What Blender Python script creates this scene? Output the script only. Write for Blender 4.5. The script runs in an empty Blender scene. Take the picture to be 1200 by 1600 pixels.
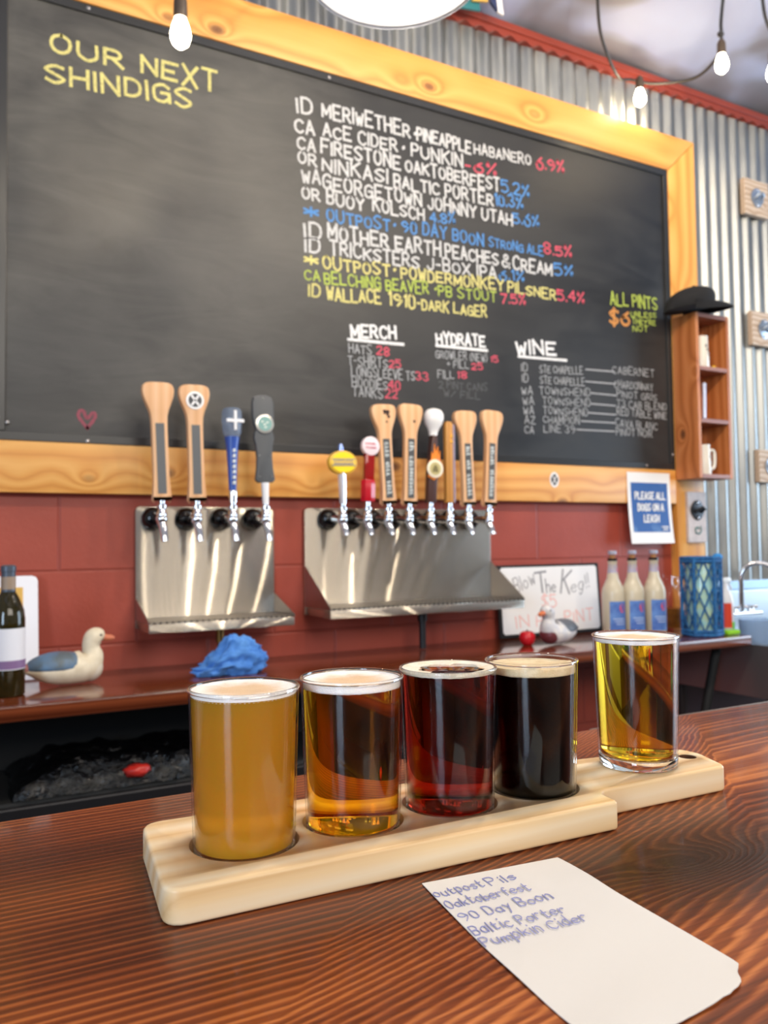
import bpy, bmesh, math, random
from mathutils import Vector, Matrix, noise
random.seed(7)
R = math.radians
scene = bpy.context.scene
COL = scene.collection

# ------------------------------------------------------------------ camera, world, light, exposure
cam_data = bpy.data.cameras.new('camera')
cam = bpy.data.objects.new('camera', cam_data)
COL.objects.link(cam)
cam_right = Vector((0.88249861, -0.47013588, -0.01297913))
cam_up = Vector((-0.00770924, -0.04205308, 0.99908563))
cam_fwd = Vector((0.47025181, 0.88159163, 0.04073618))
m3 = Matrix((cam_right, cam_up, -cam_fwd)).transposed()
cam.matrix_world = Matrix.Translation((0, 0, 1.2537)) @ m3.to_4x4()
cam_data.sensor_fit = 'VERTICAL'
cam_data.sensor_height = 36.0
cam_data.lens = 36.0 * 1262.875 / 1600.0
cam_data.clip_start = 0.02
cam_data.dof.use_dof = True
cam_data.dof.focus_distance = 0.50
cam_data.dof.aperture_fstop = 12.5
scene.camera = cam

scene.view_settings.view_transform = 'Standard'
scene.view_settings.look = 'None'
scene.view_settings.exposure = 0.36
scene.view_settings.gamma = 1.0
scene.view_settings.use_curve_mapping = False
cy = scene.cycles
cy.use_denoising = True
cy.max_bounces = 14
cy.transmission_bounces = 12
cy.transparent_max_bounces = 16
cy.glossy_bounces = 6
cy.diffuse_bounces = 4
cy.caustics_refractive = True
cy.caustics_reflective = True
cy.blur_glossy = 0.6
cy.sample_clamp_indirect = 6.0

world = bpy.data.worlds.new('world')
scene.world = world
world.use_nodes = True
bg = world.node_tree.nodes['Background']
bg.inputs[0].default_value = (0.95, 0.93, 0.92, 1)
bg.inputs[1].default_value = 0.30

def area(name, loc, target, sx, sy, power, col):
    d = bpy.data.lights.new(name, 'AREA')
    d.shape = 'RECTANGLE'; d.size = sx; d.size_y = sy; d.energy = power; d.color = col
    o = bpy.data.objects.new(name, d); COL.objects.link(o)
    o.location = loc
    o.rotation_euler = (Vector(target) - Vector(loc)).to_track_quat('-Z', 'Y').to_euler()
    return o
def point(name, loc, power, col, radius):
    d = bpy.data.lights.new(name, 'POINT'); d.energy = power; d.color = col; d.shadow_soft_size = radius
    o = bpy.data.objects.new(name, d); COL.objects.link(o); o.location = loc
    return o
# daylight through the windows at the far end of the bar and behind the camera
area('daylight_window', (5.6, 0.9, 1.75), (2.2, 1.6, 1.5), 2.0, 1.7, 75, (0.62, 0.80, 1.0))
area('front_window', (-2.8, -1.7, 1.9), (0.9, 1.4, 1.5), 0.9, 1.7, 70, (0.60, 0.78, 1.0))
area('room_fill', (1.2, -2.6, 2.9), (1.0, 1.6, 1.3), 3.0, 1.2, 62, (1.0, 0.91, 0.80))  # added warm fill light behind the camera, not a window
# warm bulbs of the string lights above the guests
WARM = (1.0, 0.86, 0.67)
for i, (x, y, z, p) in enumerate([(0.90, 0.90, 2.80, 21), (1.27, 0.88, 2.82, 21), (1.66, 0.92, 2.80, 20), (2.30, 0.75, 2.85, 17), (0.20, 0.60, 2.85, 7)]):
    point('string_bulb_light', (x, y, z), p, WARM, 0.035)

# ------------------------------------------------------------------ helpers
def srgb(r, g, b):
    f = lambda c: (c / 255 / 12.92) if c <= 10.3 else ((c / 255 + 0.055) / 1.055) ** 2.4
    return (f(r), f(g), f(b), 1.0)

class G:
    """collects shapes for ONE mesh object, in world coordinates"""
    def __init__(s): s.bm = bmesh.new()
    def box(s, x0, x1, y0, y1, z0, z1, bev=0.0, seg=2, mat=None):
        t = bmesh.new()
        bmesh.ops.create_cube(t, size=1)
        for v in t.verts:
            v.co = Vector(((x0 + x1) / 2 + v.co.x * (x1 - x0), (y0 + y1) / 2 + v.co.y * (y1 - y0), (z0 + z1) / 2 + v.co.z * (z1 - z0)))
        if bev > 0: bmesh.ops.bevel(t, geom=t.edges[:], offset=bev, segments=seg, affect='EDGES', profile=0.5)
        return s.add(t, mat)
    def add(s, t, mat=None):
        if mat is not None: bmesh.ops.transform(t, matrix=mat, verts=t.verts[:])
        me = bpy.data.meshes.new('tmp'); t.to_mesh(me); t.free()
        s.bm.from_mesh(me); bpy.data.meshes.remove(me)
        return s
    def prism(s, pts, y0, y1, bev=0.0, seg=2, axes='xz', mat=None):
        """polygon in the plane named by axes, extruded along the third axis from y0 to y1"""
        t = bmesh.new()
        third = [a for a in 'xyz' if a not in axes][0]
        def P(p, h):
            d = {axes[0]: p[0], axes[1]: p[1], third: h}
            return Vector((d['x'], d['y'], d['z']))
        a = [t.verts.new(P(p, y0)) for p in pts]; b = [t.verts.new(P(p, y1)) for p in pts]
        n = len(pts)
        fa = t.faces.new(a); fb = t.faces.new(b[::-1])
        for i in range(n): t.faces.new((a[i], b[i], b[(i + 1) % n], a[(i + 1) % n]))
        bmesh.ops.recalc_face_normals(t, faces=t.faces[:])
        if bev > 0:
            ed = [e for e in t.edges if (e.verts[0] in a and e.verts[1] in a) or (e.verts[0] in b and e.verts[1] in b)]
            bmesh.ops.bevel(t, geom=ed, offset=bev, segments=seg, affect='EDGES', profile=0.5)
        return s.add(t, mat)
    def lathe(s, prof, c=(0, 0, 0), n=40, close=False, mat=None):
        """prof: list of (r, z) turned about the vertical through c"""
        t = bmesh.new(); rings = []
        for r, z in prof:
            if r < 1e-6: rings.append([t.verts.new((c[0], c[1], c[2] + z))])
            else: rings.append([t.verts.new((c[0] + r * math.cos(2 * math.pi * k / n), c[1] + r * math.sin(2 * math.pi * k / n), c[2] + z)) for k in range(n)])
        pairs = list(zip(rings, rings[1:]))
        if close: pairs.append((rings[-1], rings[0]))
        for a, b in pairs:
            for k in range(n):
                q = (k + 1) % n
                if len(a) == 1 and len(b) == 1: continue
                if len(a) == 1: t.faces.new((a[0], b[q], b[k]))
                elif len(b) == 1: t.faces.new((a[k], a[q], b[0]))
                else: t.faces.new((a[k], a[q], b[q], b[k]))
        bmesh.ops.recalc_face_normals(t, faces=t.faces[:])
        return s.add(t, mat)
    def tube(s, pts, r, n=10, cap=True, mat=None):
        """round tube through pts; r a number or one radius per point"""
        t = bmesh.new(); pts = [Vector(p) for p in pts]; m = len(pts)
        rr = r if isinstance(r, (list, tuple)) else [r] * m
        d0 = (pts[1] - pts[0]).normalized()
        u = d0.orthogonal().normalized(); rings = []
        for i in range(m):
            d = (pts[min(i + 1, m - 1)] - pts[max(i - 1, 0)]).normalized()
            u = (u - d * u.dot(d)).normalized(); w = d.cross(u)
            rings.append([t.verts.new(pts[i] + (u * math.cos(2 * math.pi * k / n) + w * math.sin(2 * math.pi * k / n)) * rr[i]) for k in range(n)])
        for a, b in zip(rings, rings[1:]):
            for k in range(n): t.faces.new((a[k], a[(k + 1) % n], b[(k + 1) % n], b[k]))
        if cap:
            t.faces.new(rings[0][::-1]); t.faces.new(rings[-1])
        bmesh.ops.recalc_face_normals(t, faces=t.faces[:])
        return s.add(t, mat)
    def ball(s, c, rx, ry=None, rz=None, n=24, mat=None):
        t = bmesh.new(); bmesh.ops.create_uvsphere(t, u_segments=n, v_segments=max(8, n * 2 // 3), radius=1)
        ry = rx if ry is None else ry; rz = rx if rz is None else rz
        for v in t.verts: v.co = Vector((c[0] + v.co.x * rx, c[1] + v.co.y * ry, c[2] + v.co.z * rz))
        return s.add(t, mat)
    def disc_y(s, c, r, y0, y1, n=32, rz=None, bev=0.0, mat=None):
        """round plate facing the viewer's side of the bar (axis along y)"""
        rz = r if rz is None else rz
        return s.prism([(c[0] + r * math.cos(2 * math.pi * k / n), c[1] + rz * math.sin(2 * math.pi * k / n)) for k in range(n)], y0, y1, bev, 2, 'xz', mat)
    def torus(s, c, R0, r, axis='z', n=40, m=12, mat=None):
        t = bmesh.new(); rings = []
        for i in range(n):
            a = 2 * math.pi * i / n; ring = []
            for j in range(m):
                b = 2 * math.pi * j / m
                p = ((R0 + r * math.cos(b)) * math.cos(a), (R0 + r * math.cos(b)) * math.sin(a), r * math.sin(b))
                p = {'z': p, 'y': (p[0], p[2], p[1]), 'x': (p[2], p[0], p[1])}[axis]
                ring.append(t.verts.new(Vector(c) + Vector(p)))
            rings.append(ring)
        for i in range(n):
            for j in range(m):
                a, b = rings[i], rings[(i + 1) % n]
                t.faces.new((a[j], b[j], b[(j + 1) % m], a[(j + 1) % m]))
        bmesh.ops.recalc_face_normals(t, faces=t.faces[:])
        return s.add(t, mat)

def obj(name, g, mat, parent=None, smooth=None, off=None):
    """link the shapes of g as one mesh object; world coordinates become local to the parent"""
    me = bpy.data.meshes.new(name)
    bm = g.bm
    o_loc = Vector(off) if off is not None else Vector((0, 0, 0))
    base = parent['_base'] if parent is not None and '_base' in parent else None
    if parent is not None:
        b = Vector(parent['_base'])
        for v in bm.verts: v.co -= b
    if smooth is not None:
        for f in bm.faces: f.smooth = True
        for e in bm.edges:
            if len(e.link_faces) == 2 and e.calc_face_angle(0) > R(smooth): e.smooth = False
    bm.to_mesh(me); bm.free()
    me.materials.append(mat)
    o = bpy.data.objects.new(name, me); COL.objects.link(o)
    if parent is not None:
        o.parent = parent
        o['_base'] = tuple(parent['_base'])
    else:
        o['_base'] = (0.0, 0.0, 0.0)
    return o
def tag(o, label, cat, group=None):
    o['label'] = label; o['category'] = cat
    if group: o['group'] = group
    return o
def thing(name, label, cat, base, group=None):
    o = bpy.data.objects.new(name, None); COL.objects.link(o)
    o.location = base; o['_base'] = tuple(base); o.empty_display_size = 0.02
    return tag(o, label, cat, group)
def struct(name, g, mat, parent=None, smooth=None):
    o = obj(name, g, mat, parent, smooth)
    if parent is None: o['kind'] = 'structure'
    return o

def catmull(pts, k=6, closed=False):
    pts = [Vector(p) for p in pts]; out = []; n = len(pts)
    rng = range(n if closed else n - 1)
    for i in rng:
        if closed: p0, p1, p2, p3 = pts[(i - 1) % n], pts[i], pts[(i + 1) % n], pts[(i + 2) % n]
        else: p0, p1, p2, p3 = pts[max(i - 1, 0)], pts[i], pts[i + 1], pts[min(i + 2, n - 1)]
        for j in range(k):
            t = j / k
            out.append(0.5 * ((2 * p1) + (-p0 + p2) * t + (2 * p0 - 5 * p1 + 4 * p2 - p3) * t * t + (-p0 + 3 * p1 - 3 * p2 + p3) * t ** 3))
    if not closed: out.append(pts[-1])
    return out

# ------------------------------------------------------------------ materials
def mat(name, col, rough=0.5, metal=0.0, **kw):
    m = bpy.data.materials.new(name); m.use_nodes = True
    p = m.node_tree.nodes['Principled BSDF']
    p.inputs['Base Color'].default_value = col
    p.inputs['Roughness'].default_value = rough
    p.inputs['Metallic'].default_value = metal
    for k, v in kw.items(): p.inputs[k.replace('_', ' ')].default_value = v
    return m
class N:
    """short node writer"""
    def __init__(s, m): s.t = m.node_tree; s.p = s.t.nodes.get('Principled BSDF')
    def new(s, typ, **kw):
        n = s.t.nodes.new(typ)
        for k, v in kw.items(): setattr(n, k, v)
        return n
    def link(s, a, b): s.t.links.new(a, b)
    def coord(s, scale=(1, 1, 1), loc=(0, 0, 0), rot=(0, 0, 0), kind='Object'):
        c = s.new('ShaderNodeTexCoord'); mp = s.new('ShaderNodeMapping')
        mp.inputs['Scale'].default_value = scale; mp.inputs['Location'].default_value = loc; mp.inputs['Rotation'].default_value = rot
        s.link(c.outputs[kind], mp.inputs[0]); return mp.outputs[0]
    def noise(s, vec, scale=5, detail=3, rough=0.5, dist=0):
        n = s.new('ShaderNodeTexNoise'); n.inputs['Scale'].default_value = scale; n.inputs['Detail'].default_value = detail
        n.inputs['Roughness'].default_value = rough; n.inputs['Distortion'].default_value = dist
        s.link(vec, n.inputs['Vector']); return n.outputs[0]
    def ramp(s, fac, stops, interp='LINEAR'):
        r = s.new('ShaderNodeValToRGB'); e = r.color_ramp; e.interpolation = interp
        while len(e.elements) < len(stops): e.elements.new(0.5)
        for el, (pos, c) in zip(e.elements, stops):
            el.position = pos; el.color = c if len(c) == 4 else (*c, 1)
        s.link(fac, r.inputs[0]); return r.outputs[0]
    def math(s, op, a, b=None, c=None):
        n = s.new('ShaderNodeMath', operation=op)
        for i, v in enumerate((a, b, c)):
            if v is None: continue
            if isinstance(v, (int, float)): n.inputs[i].default_value = v
            else: s.link(v, n.inputs[i])
        return n.outputs[0]
    def mix(s, fac, a, b, mode='MIX'):
        n = s.new('ShaderNodeMix', data_type='RGBA', blend_type=mode)
        for sock, v in ((n.inputs[0], fac), (n.inputs[6], a), (n.inputs[7], b)):
            if isinstance(v, (int, float)): sock.default_value = v
            elif isinstance(v, tuple): sock.default_value = v
            else: s.link(v, sock)
        return n.outputs[2]
    def bump(s, h, strength=0.3, dist=0.002):
        b = s.new('ShaderNodeBump'); b.inputs['Strength'].default_value = strength; b.inputs['Distance'].default_value = dist
        s.link(h, b.inputs['Height']); s.link(b.outputs[0], s.p.inputs['Normal']); return b
    def base(s, c): s.link(c, s.p.inputs['Base Color'])

def wood(name, stops, axis='x', freq=60, stretch=0.06, rough=0.45, knots=0.0, knot_col=(0.06, 0.02, 0.01, 1), warp=1.2, bump=0.15, coat=0.0, seed=0.0, big=3.0):
    """planed wood: growth bands that run along one axis, with a slow warp, fine fibre and optional knots"""
    m = mat(name, stops[0][1], rough)
    n = N(m)
    sc = {'x': (stretch, 1, 1), 'y': (1, stretch, 1), 'z': (1, 1, stretch)}[axis]
    v = n.coord(sc, (seed, seed * 1.7, seed * 0.6))
    warpn = n.noise(v, big, 2, 0.5)
    sep = n.new('ShaderNodeSeparateXYZ'); n.link(v, sep.inputs[0])
    ax = [a for a in 'xyz' if a != axis]
    s_ = n.math('ADD', sep.outputs['XYZ'.index(ax[0].upper())], sep.outputs['XYZ'.index(ax[1].upper())])
    bands = n.math('ADD', n.math('MULTIPLY', s_, freq), n.math('MULTIPLY', warpn, warp * 10))
    if knots > 0:
        ks = {'x': (1, 1.6, 1.6), 'y': (1.6, 1, 1.6), 'z': (1.6, 1.6, 1)}[axis]
        kv = n.coord(ks, (seed + 0.13, seed * 0.7 + 0.4, seed * 0.9))
        vo = n.new('ShaderNodeTexVoronoi'); vo.inputs['Scale'].default_value = knots; n.link(kv, vo.inputs['Vector'])
        kd = vo.outputs['Distance']
        bands = n.math('ADD', bands, n.math('MULTIPLY', n.math('POWER', 2.718, n.math('MULTIPLY', kd, -9.0)), 5.0))
    tri = n.math('ABSOLUTE', n.math('SUBTRACT', n.math('FRACT', bands), 0.5))
    fac = n.math('MULTIPLY', tri, 2.0)
    fs = {'x': (4, 260, 260), 'y': (260, 4, 260), 'z': (260, 260, 4)}[axis]
    fibre = n.noise(n.coord(fs), 1.0, 3, 0.6)
    slow = n.noise(v, big * 2.2, 2, 0.5)
    fac = n.math('ADD', n.math('MULTIPLY', fac, 0.50), n.math('ADD', n.math('MULTIPLY', fibre, 0.22), n.math('MULTIPLY', slow, 0.36)))
    c = n.ramp(fac, stops)
    if knots > 0:
        k = n.ramp(kd, [(0.0, (1, 1, 1, 1)), (0.07, (0.7, 0.7, 0.7, 1)), (0.13, (0, 0, 0, 1))])
        c = n.mix(k, c, knot_col)
    n.base(c)
    if bump: n.bump(fac, bump, 0.001)
    if coat:
        n.p.inputs['Coat Weight'].default_value = coat; n.p.inputs['Coat Roughness'].default_value = 0.12
    return m

PINE = [(0.15, srgb(198, 124, 52)), (0.45, srgb(222, 154, 72)), (0.8, srgb(234, 174, 94))]
M = {}
M['pine_x'] = wood('knotty_pine_along', PINE, 'x', 16, 0.05, 0.42, knots=4.2, knot_col=srgb(96, 48, 24), warp=0.7, bump=0.05, seed=0.3)
M['pine_z'] = wood('knotty_pine_upright', PINE, 'z', 16, 0.05, 0.42, knots=3.4, knot_col=srgb(110, 60, 34), warp=0.7, bump=0.05, seed=1.9)
M['cedar'] = wood('brown_stained_cedar', [(0.15, srgb(150, 82, 38)), (0.5, srgb(184, 108, 56)), (0.85, srgb(200, 128, 76))], 'z', 18, 0.05, 0.4, knots=5.0, knot_col=srgb(50, 22, 14), warp=0.6, bump=0.08, seed=2.7)
M['cedar_edge'] = wood('brown_shelf_edge', [(0.15, srgb(120, 72, 58)), (0.85, srgb(168, 112, 92))], 'x', 30, 0.05, 0.4, bump=0.05)
M['maple'] = wood('pale_maple', [(0.15, srgb(212, 168, 112)), (0.45, srgb(232, 198, 148)), (0.8, srgb(240, 218, 182))], 'x', 46, 0.05, 0.42, warp=0.5, bump=0.03, seed=0.9)
M['back_bar'] = wood('glossy_red_brown_wood', [(0.15, srgb(64, 26, 14)), (0.5, srgb(104, 48, 26)), (0.85, srgb(134, 68, 38))], 'x', 34, 0.04, 0.16, warp=0.5, bump=0.05, seed=3.3, coat=0.5)
M['handle_wood'] = wood('oiled_alder', [(0.15, srgb(208, 150, 102)), (0.5, srgb(224, 172, 124)), (0.85, srgb(232, 186, 142))], 'z', 30, 0.05, 0.42, warp=0.6, bump=0.03, seed=0.5)
M['handle_knot'] = wood('oiled_alder_knotty', [(0.15, srgb(170, 108, 64)), (0.5, srgb(204, 144, 94)), (0.85, srgb(220, 166, 114))], 'z', 60, 0.05, 0.42, knots=11.0, knot_col=srgb(50, 26, 18), warp=0.8, bump=0.03, seed=4.1)
M['plank_weathered'] = wood('weathered_plank', [(0.15, srgb(150, 118, 92)), (0.5, srgb(190, 162, 136)), (0.85, srgb(214, 194, 172))], 'x', 50, 0.05, 0.7, knots=9.0, knot_col=srgb(120, 80, 50), bump=0.2, seed=6.0)

def bar_wood():
    m = mat('dark_stained_fir_bar_top', srgb(96, 44, 22), 0.34)
    n = N(m)
    c = n.new('ShaderNodeTexCoord').outputs['Object']
    sep = n.new('ShaderNodeSeparateXYZ'); n.link(c, sep.inputs[0])
    x, y = n.math('ADD', sep.outputs[0], 0.6), n.math('ADD', sep.outputs[1], 0.25)
    # cathedral figure: the grain lines bend more towards the far-right part of the board, round one knot
    w = n.noise(n.coord((0.75, 4.2, 1.0), (3.45, 0.9, 0)), 1.6, 1.5, 0.4)
    w2 = n.noise(n.coord((1.6, 16.0, 1.0), (1.1, 0.9, 0)), 1.5, 2, 0.5)
    gate = n.new('ShaderNodeMapRange'); gate.inputs[1].default_value = 0.20; gate.inputs[2].default_value = 0.50
    gate.inputs[3].default_value = 0.06; gate.inputs[4].default_value = 1.0; n.link(n.math('ADD', x, n.math('MULTIPLY', n.math('SUBTRACT', 0.40, y), 0.9)), gate.inputs[0])
    dx = n.math('MULTIPLY', n.math('SUBTRACT', x, 0.378), 0.42); dy = n.math('SUBTRACT', y, 0.334)
    r2 = n.math('ADD', n.math('MULTIPLY', dx, dx), n.math('MULTIPLY', dy, dy))
    knot = n.math('POWER', 2.718, n.math('MULTIPLY', r2, -2600.0))
    ph = n.math('ADD', n.math('MULTIPLY', y, n.math('SUBTRACT', 165.0, n.math('MULTIPLY', gate.outputs[0], 80.0))), n.math('MULTIPLY', n.math('ADD', n.math('MULTIPLY', w, 15.0), n.math('MULTIPLY', w2, 2.2)), gate.outputs[0]))
    ph = n.math('ADD', ph, n.math('MULTIPLY', knot, 7.0))
    w3 = n.noise(n.coord((0.9, 45.0, 1.0), (0.4, 1.9, 0)), 1.4, 2, 0.5)
    ph = n.math('ADD', ph, n.math('MULTIPLY', w3, 1.5))
    fr = n.math('FRACT', ph)
    late = n.ramp(fr, [(0.0, (0.85,) * 3), (0.18, (0.25,) * 3), (0.55, (0.35,) * 3), (0.86, (1.0,) * 3), (1.0, (0.85,) * 3)])
    fibre = n.noise(n.coord((7, 420, 1)), 1.0, 3, 0.65)
    slow = n.noise(n.coord((1.6, 9, 1), (5.2, 2.2, 0)), 1.6, 2, 0.5)
    f = n.math('ADD', n.math('MULTIPLY', late, 0.33), n.math('ADD', n.math('MULTIPLY', fibre, 0.32), n.math('SUBTRACT', n.math('MULTIPLY', slow, 0.80), 0.14)))
    col = n.ramp(f, [(0.29, srgb(36, 12, 5)), (0.50, srgb(80, 33, 14)), (0.69, srgb(130, 63, 28)), (0.93, srgb(194, 116, 60))])
    kd = n.ramp(r2, [(0.0, (1, 1, 1)), (0.00022, (0.75,) * 3), (0.00085, (0, 0, 0))])
    col = n.mix(n.math('MULTIPLY', kd, 0.93), col, srgb(22, 8, 4))
    n.base(col)
    n.bump(f, 0.30, 0.0009)
    n.p.inputs['Coat Weight'].default_value = 0.14; n.p.inputs['Coat Roughness'].default_value = 0.08
    n.p.inputs['Specular IOR Level'].default_value = 0.17
    return m
M['bar_top'] = bar_wood()

def board_mat():
    m = mat('chalkboard_paint', srgb(40, 41, 43), 0.42)
    n = N(m)
    v = n.coord((1, 1, 1))
    a = n.noise(v, 1.3, 4, 0.6, 0.6)
    b = n.noise(n.coord((1.2, 1, 5.0), (2, 0, 1), (0, 0.25, 0)), 2.2, 4, 0.6, 1.2)
    f = n.math('ADD', n.math('MULTIPLY', a, 0.6), n.math('MULTIPLY', b, 0.4))
    sep = n.new('ShaderNodeSeparateXYZ'); n.link(n.coord(), sep.inputs[0])
    # light glow on the empty half, painted in as paler chalk smudges
    glow_mask = n.new('ShaderNodeMapRange'); glow_mask.inputs[1].default_value = -0.55; glow_mask.inputs[2].default_value = -0.10; glow_mask.inputs[3].default_value = 1.0; glow_mask.inputs[4].default_value = 0.22
    n.link(sep.outputs[0], glow_mask.inputs[0])
    k = n.math('MULTIPLY', n.ramp(f, [(0.36, (0, 0, 0)), (0.62, (1, 1, 1))]), glow_mask.outputs[0])
    n.base(n.mix(k, srgb(25, 26, 29), srgb(84, 82, 78)))
    n.link(n.ramp(f, [(0.3, (0.36,) * 3), (0.7, (0.6,) * 3)]), n.p.inputs['Roughness'])
    return m
M['board'] = board_mat()
M['edge_strip'] = mat('black_edge_strip', srgb(40, 41, 42), 0.3)

def block_mat():
    m = mat('red_painted_block', srgb(140, 52, 40), 0.45)
    n = N(m)
    v = n.coord((1, 1, 1), (-0.252 + 0.4064 * 8, 0, -0.99 + 0.2045 * 8))
    sep = n.new('ShaderNodeSeparateXYZ'); n.link(v, sep.inputs[0])
    cmb = n.new('ShaderNodeCombineXYZ'); n.link(sep.outputs[0], cmb.inputs[0]); n.link(sep.outputs[2], cmb.inputs[1])
    br = n.new('ShaderNodeTexBrick'); n.link(cmb.outputs[0], br.inputs['Vector'])
    br.inputs['Scale'].default_value = 1.0; br.inputs['Mortar Size'].default_value = 0.005; br.inputs['Mortar Smooth'].default_value = 0.6
    br.inputs['Brick Width'].default_value = 0.4064; br.inputs['Row Height'].default_value = 0.2045; br.offset = 0.5
    pit = n.noise(n.coord(), 70, 4, 0.7)
    slow = n.noise(n.coord(), 3, 3, 0.5)
    n.base(n.mix(n.math('MULTIPLY', br.outputs['Fac'], 0.25), n.ramp(slow, [(0.3, srgb(148, 60, 45)), (0.7, srgb(168, 74, 56))]), srgb(104, 34, 26)))
    h = n.math('SUBTRACT', n.math('MULTIPLY', pit, 0.35), br.outputs['Fac'])
    n.bump(h, 0.6, 0.004)
    return m
M['block'] = block_mat()

def galvanised():
    m = mat('galvanised_steel', srgb(200, 202, 200), 0.32, 0.92)
    n = N(m)
    a = n.noise(n.coord((1, 1, 0.25)), 9, 3, 0.6)
    n.base(n.ramp(a, [(0.3, srgb(142, 146, 148)), (0.7, srgb(176, 177, 173))]))
    n.link(n.ramp(a, [(0.3, (0.34,) * 3), (0.7, (0.46,) * 3)]), n.p.inputs['Roughness'])
    return m
M['corrugated'] = galvanised()

def brushed(name, col):
    """sheet steel brushed sideways: reflections smear into tall vertical streaks"""
    m = mat(name, col, 0.3, 1.0)
    n = N(m); out = [k for k in n.t.nodes if k.type == 'OUTPUT_MATERIAL'][0]
    gl = n.new('ShaderNodeBsdfAnisotropic'); gl.inputs['Color'].default_value = col
    gl.inputs['Roughness'].default_value = 0.24; gl.inputs['Anisotropy'].default_value = 0.92; gl.inputs['Rotation'].default_value = 0.0
    tg = n.new('ShaderNodeTangent'); tg.direction_type = 'RADIAL'; tg.axis = 'Z'
    n.link(tg.outputs[0], gl.inputs['Tangent'])
    mx = n.new('ShaderNodeMixShader'); mx.inputs[0].default_value = 0.18
    gl2 = n.new('ShaderNodeBsdfAnisotropic'); gl2.inputs['Color'].default_value = col; gl2.inputs['Roughness'].default_value = 0.55
    n.link(gl.outputs[0], mx.inputs[1]); n.link(gl2.outputs[0], mx.inputs[2]); n.link(mx.outputs[0], out.inputs['Surface'])
    return m
M['steel'] = brushed('brushed_stainless_steel', srgb(214, 206, 192))
M['steel_dull'] = mat('dull_stainless_steel', srgb(170, 166, 164), 0.34, 1.0)
M['chrome'] = mat('polished_chrome', srgb(222, 222, 226), 0.08, 1.0)
M['black_gloss'] = mat('glossy_black_plastic', srgb(14, 14, 16), 0.12)
M['black_matte'] = mat('matte_black', srgb(18, 18, 19), 0.7)
M['dark_void'] = mat('dark_brown_paint', srgb(40, 24, 22), 0.6)
M['red_trim'] = mat('red_painted_trim', srgb(140, 56, 42), 0.45)
M['white_gloss'] = mat('white_enamel', srgb(238, 236, 236), 0.2)
M['white_paper'] = mat('white_paper', srgb(240, 238, 236), 0.7)
def flat(name, r, g, b, rough=0.5, metal=0.0, **kw): return mat(name, srgb(r, g, b), rough, metal, **kw)

def floor_mat():
    m = mat('dark_concrete', srgb(70, 62, 58), 0.6); n = N(m)
    n.base(n.ramp(n.noise(n.coord(), 3, 5, 0.6), [(0.3, srgb(52, 46, 44)), (0.7, srgb(84, 76, 72))])); return m
M['floor'] = floor_mat()
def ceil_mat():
    m = mat('painted_sheen_ceiling', srgb(120, 116, 122), 0.5); n = N(m)
    a = n.noise(n.coord((1, 1, 1), (0.7, 0.2, 0)), 1.3, 3, 0.5, 0.4)  # bluish blotches: window light sheen painted into the ceiling colour
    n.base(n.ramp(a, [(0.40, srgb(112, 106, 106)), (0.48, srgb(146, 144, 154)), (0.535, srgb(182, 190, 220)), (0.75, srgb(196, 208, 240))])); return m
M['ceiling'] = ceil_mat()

def thin_glass(name, tint=(1, 1, 1, 1), base=0.012, rough=0.0, top=0.9):
    """thin clear wall: straight-through light plus a surface reflection that grows towards grazing angles"""
    m = bpy.data.materials.new(name); m.use_nodes = True; t = m.node_tree
    for nd in list(t.nodes): t.nodes.remove(nd)
    out = t.nodes.new('ShaderNodeOutputMaterial'); mx = t.nodes.new('ShaderNodeMixShader')
    tr = t.nodes.new('ShaderNodeBsdfTransparent'); gl = t.nodes.new('ShaderNodeBsdfGlossy')
    tr.inputs[0].default_value = tint; gl.inputs['Roughness'].default_value = rough
    lw = t.nodes.new('ShaderNodeLayerWeight'); lw.inputs[0].default_value = 0.5
    pw = t.nodes.new('ShaderNodeMath'); pw.operation = 'POWER'; pw.inputs[1].default_value = 4.0
    mr = t.nodes.new('ShaderNodeMapRange'); mr.inputs[3].default_value = base; mr.inputs[4].default_value = top
    L = t.links.new
    L(lw.outputs['Facing'], pw.inputs[0]); L(pw.outputs[0], mr.inputs[0]); L(mr.outputs[0], mx.inputs[0])
    L(tr.outputs[0], mx.inputs[1]); L(gl.outputs[0], mx.inputs[2]); L(mx.outputs[0], out.inputs[0])
    return m
def thick_glass(name, col=(1, 1, 1, 1), ior=1.48, rough=0.0):
    m = bpy.data.materials.new(name); m.use_nodes = True; t = m.node_tree
    for nd in list(t.nodes): t.nodes.remove(nd)
    out = t.nodes.new('ShaderNodeOutputMaterial'); g = t.nodes.new('ShaderNodeBsdfGlass')
    g.inputs['Color'].default_value = col; g.inputs['IOR'].default_value = ior; g.inputs['Roughness'].default_value = rough
    t.links.new(g.outputs[0], out.inputs[0]); return m
def clear_liquid(name, sig, ior=1.34):
    """clear drink: refraction at the surface, colour from absorption inside (sig: absorption per metre for r, g, b)"""
    m = bpy.data.materials.new(name); m.use_nodes = True; t = m.node_tree
    for nd in list(t.nodes): t.nodes.remove(nd)
    out = t.nodes.new('ShaderNodeOutputMaterial'); g = t.nodes.new('ShaderNodeBsdfGlass')
    g.inputs['IOR'].default_value = ior; g.inputs['Roughness'].default_value = 0.0
    va = t.nodes.new('ShaderNodeVolumeAbsorption'); d = max(sig) * 1.02
    va.inputs['Density'].default_value = d
    va.inputs['Color'].default_value = (1 - sig[0] / d, 1 - sig[1] / d, 1 - sig[2] / d, 1)
    t.links.new(g.outputs[0], out.inputs['Surface']); t.links.new(va.outputs[0], out.inputs['Volume']); return m
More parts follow.
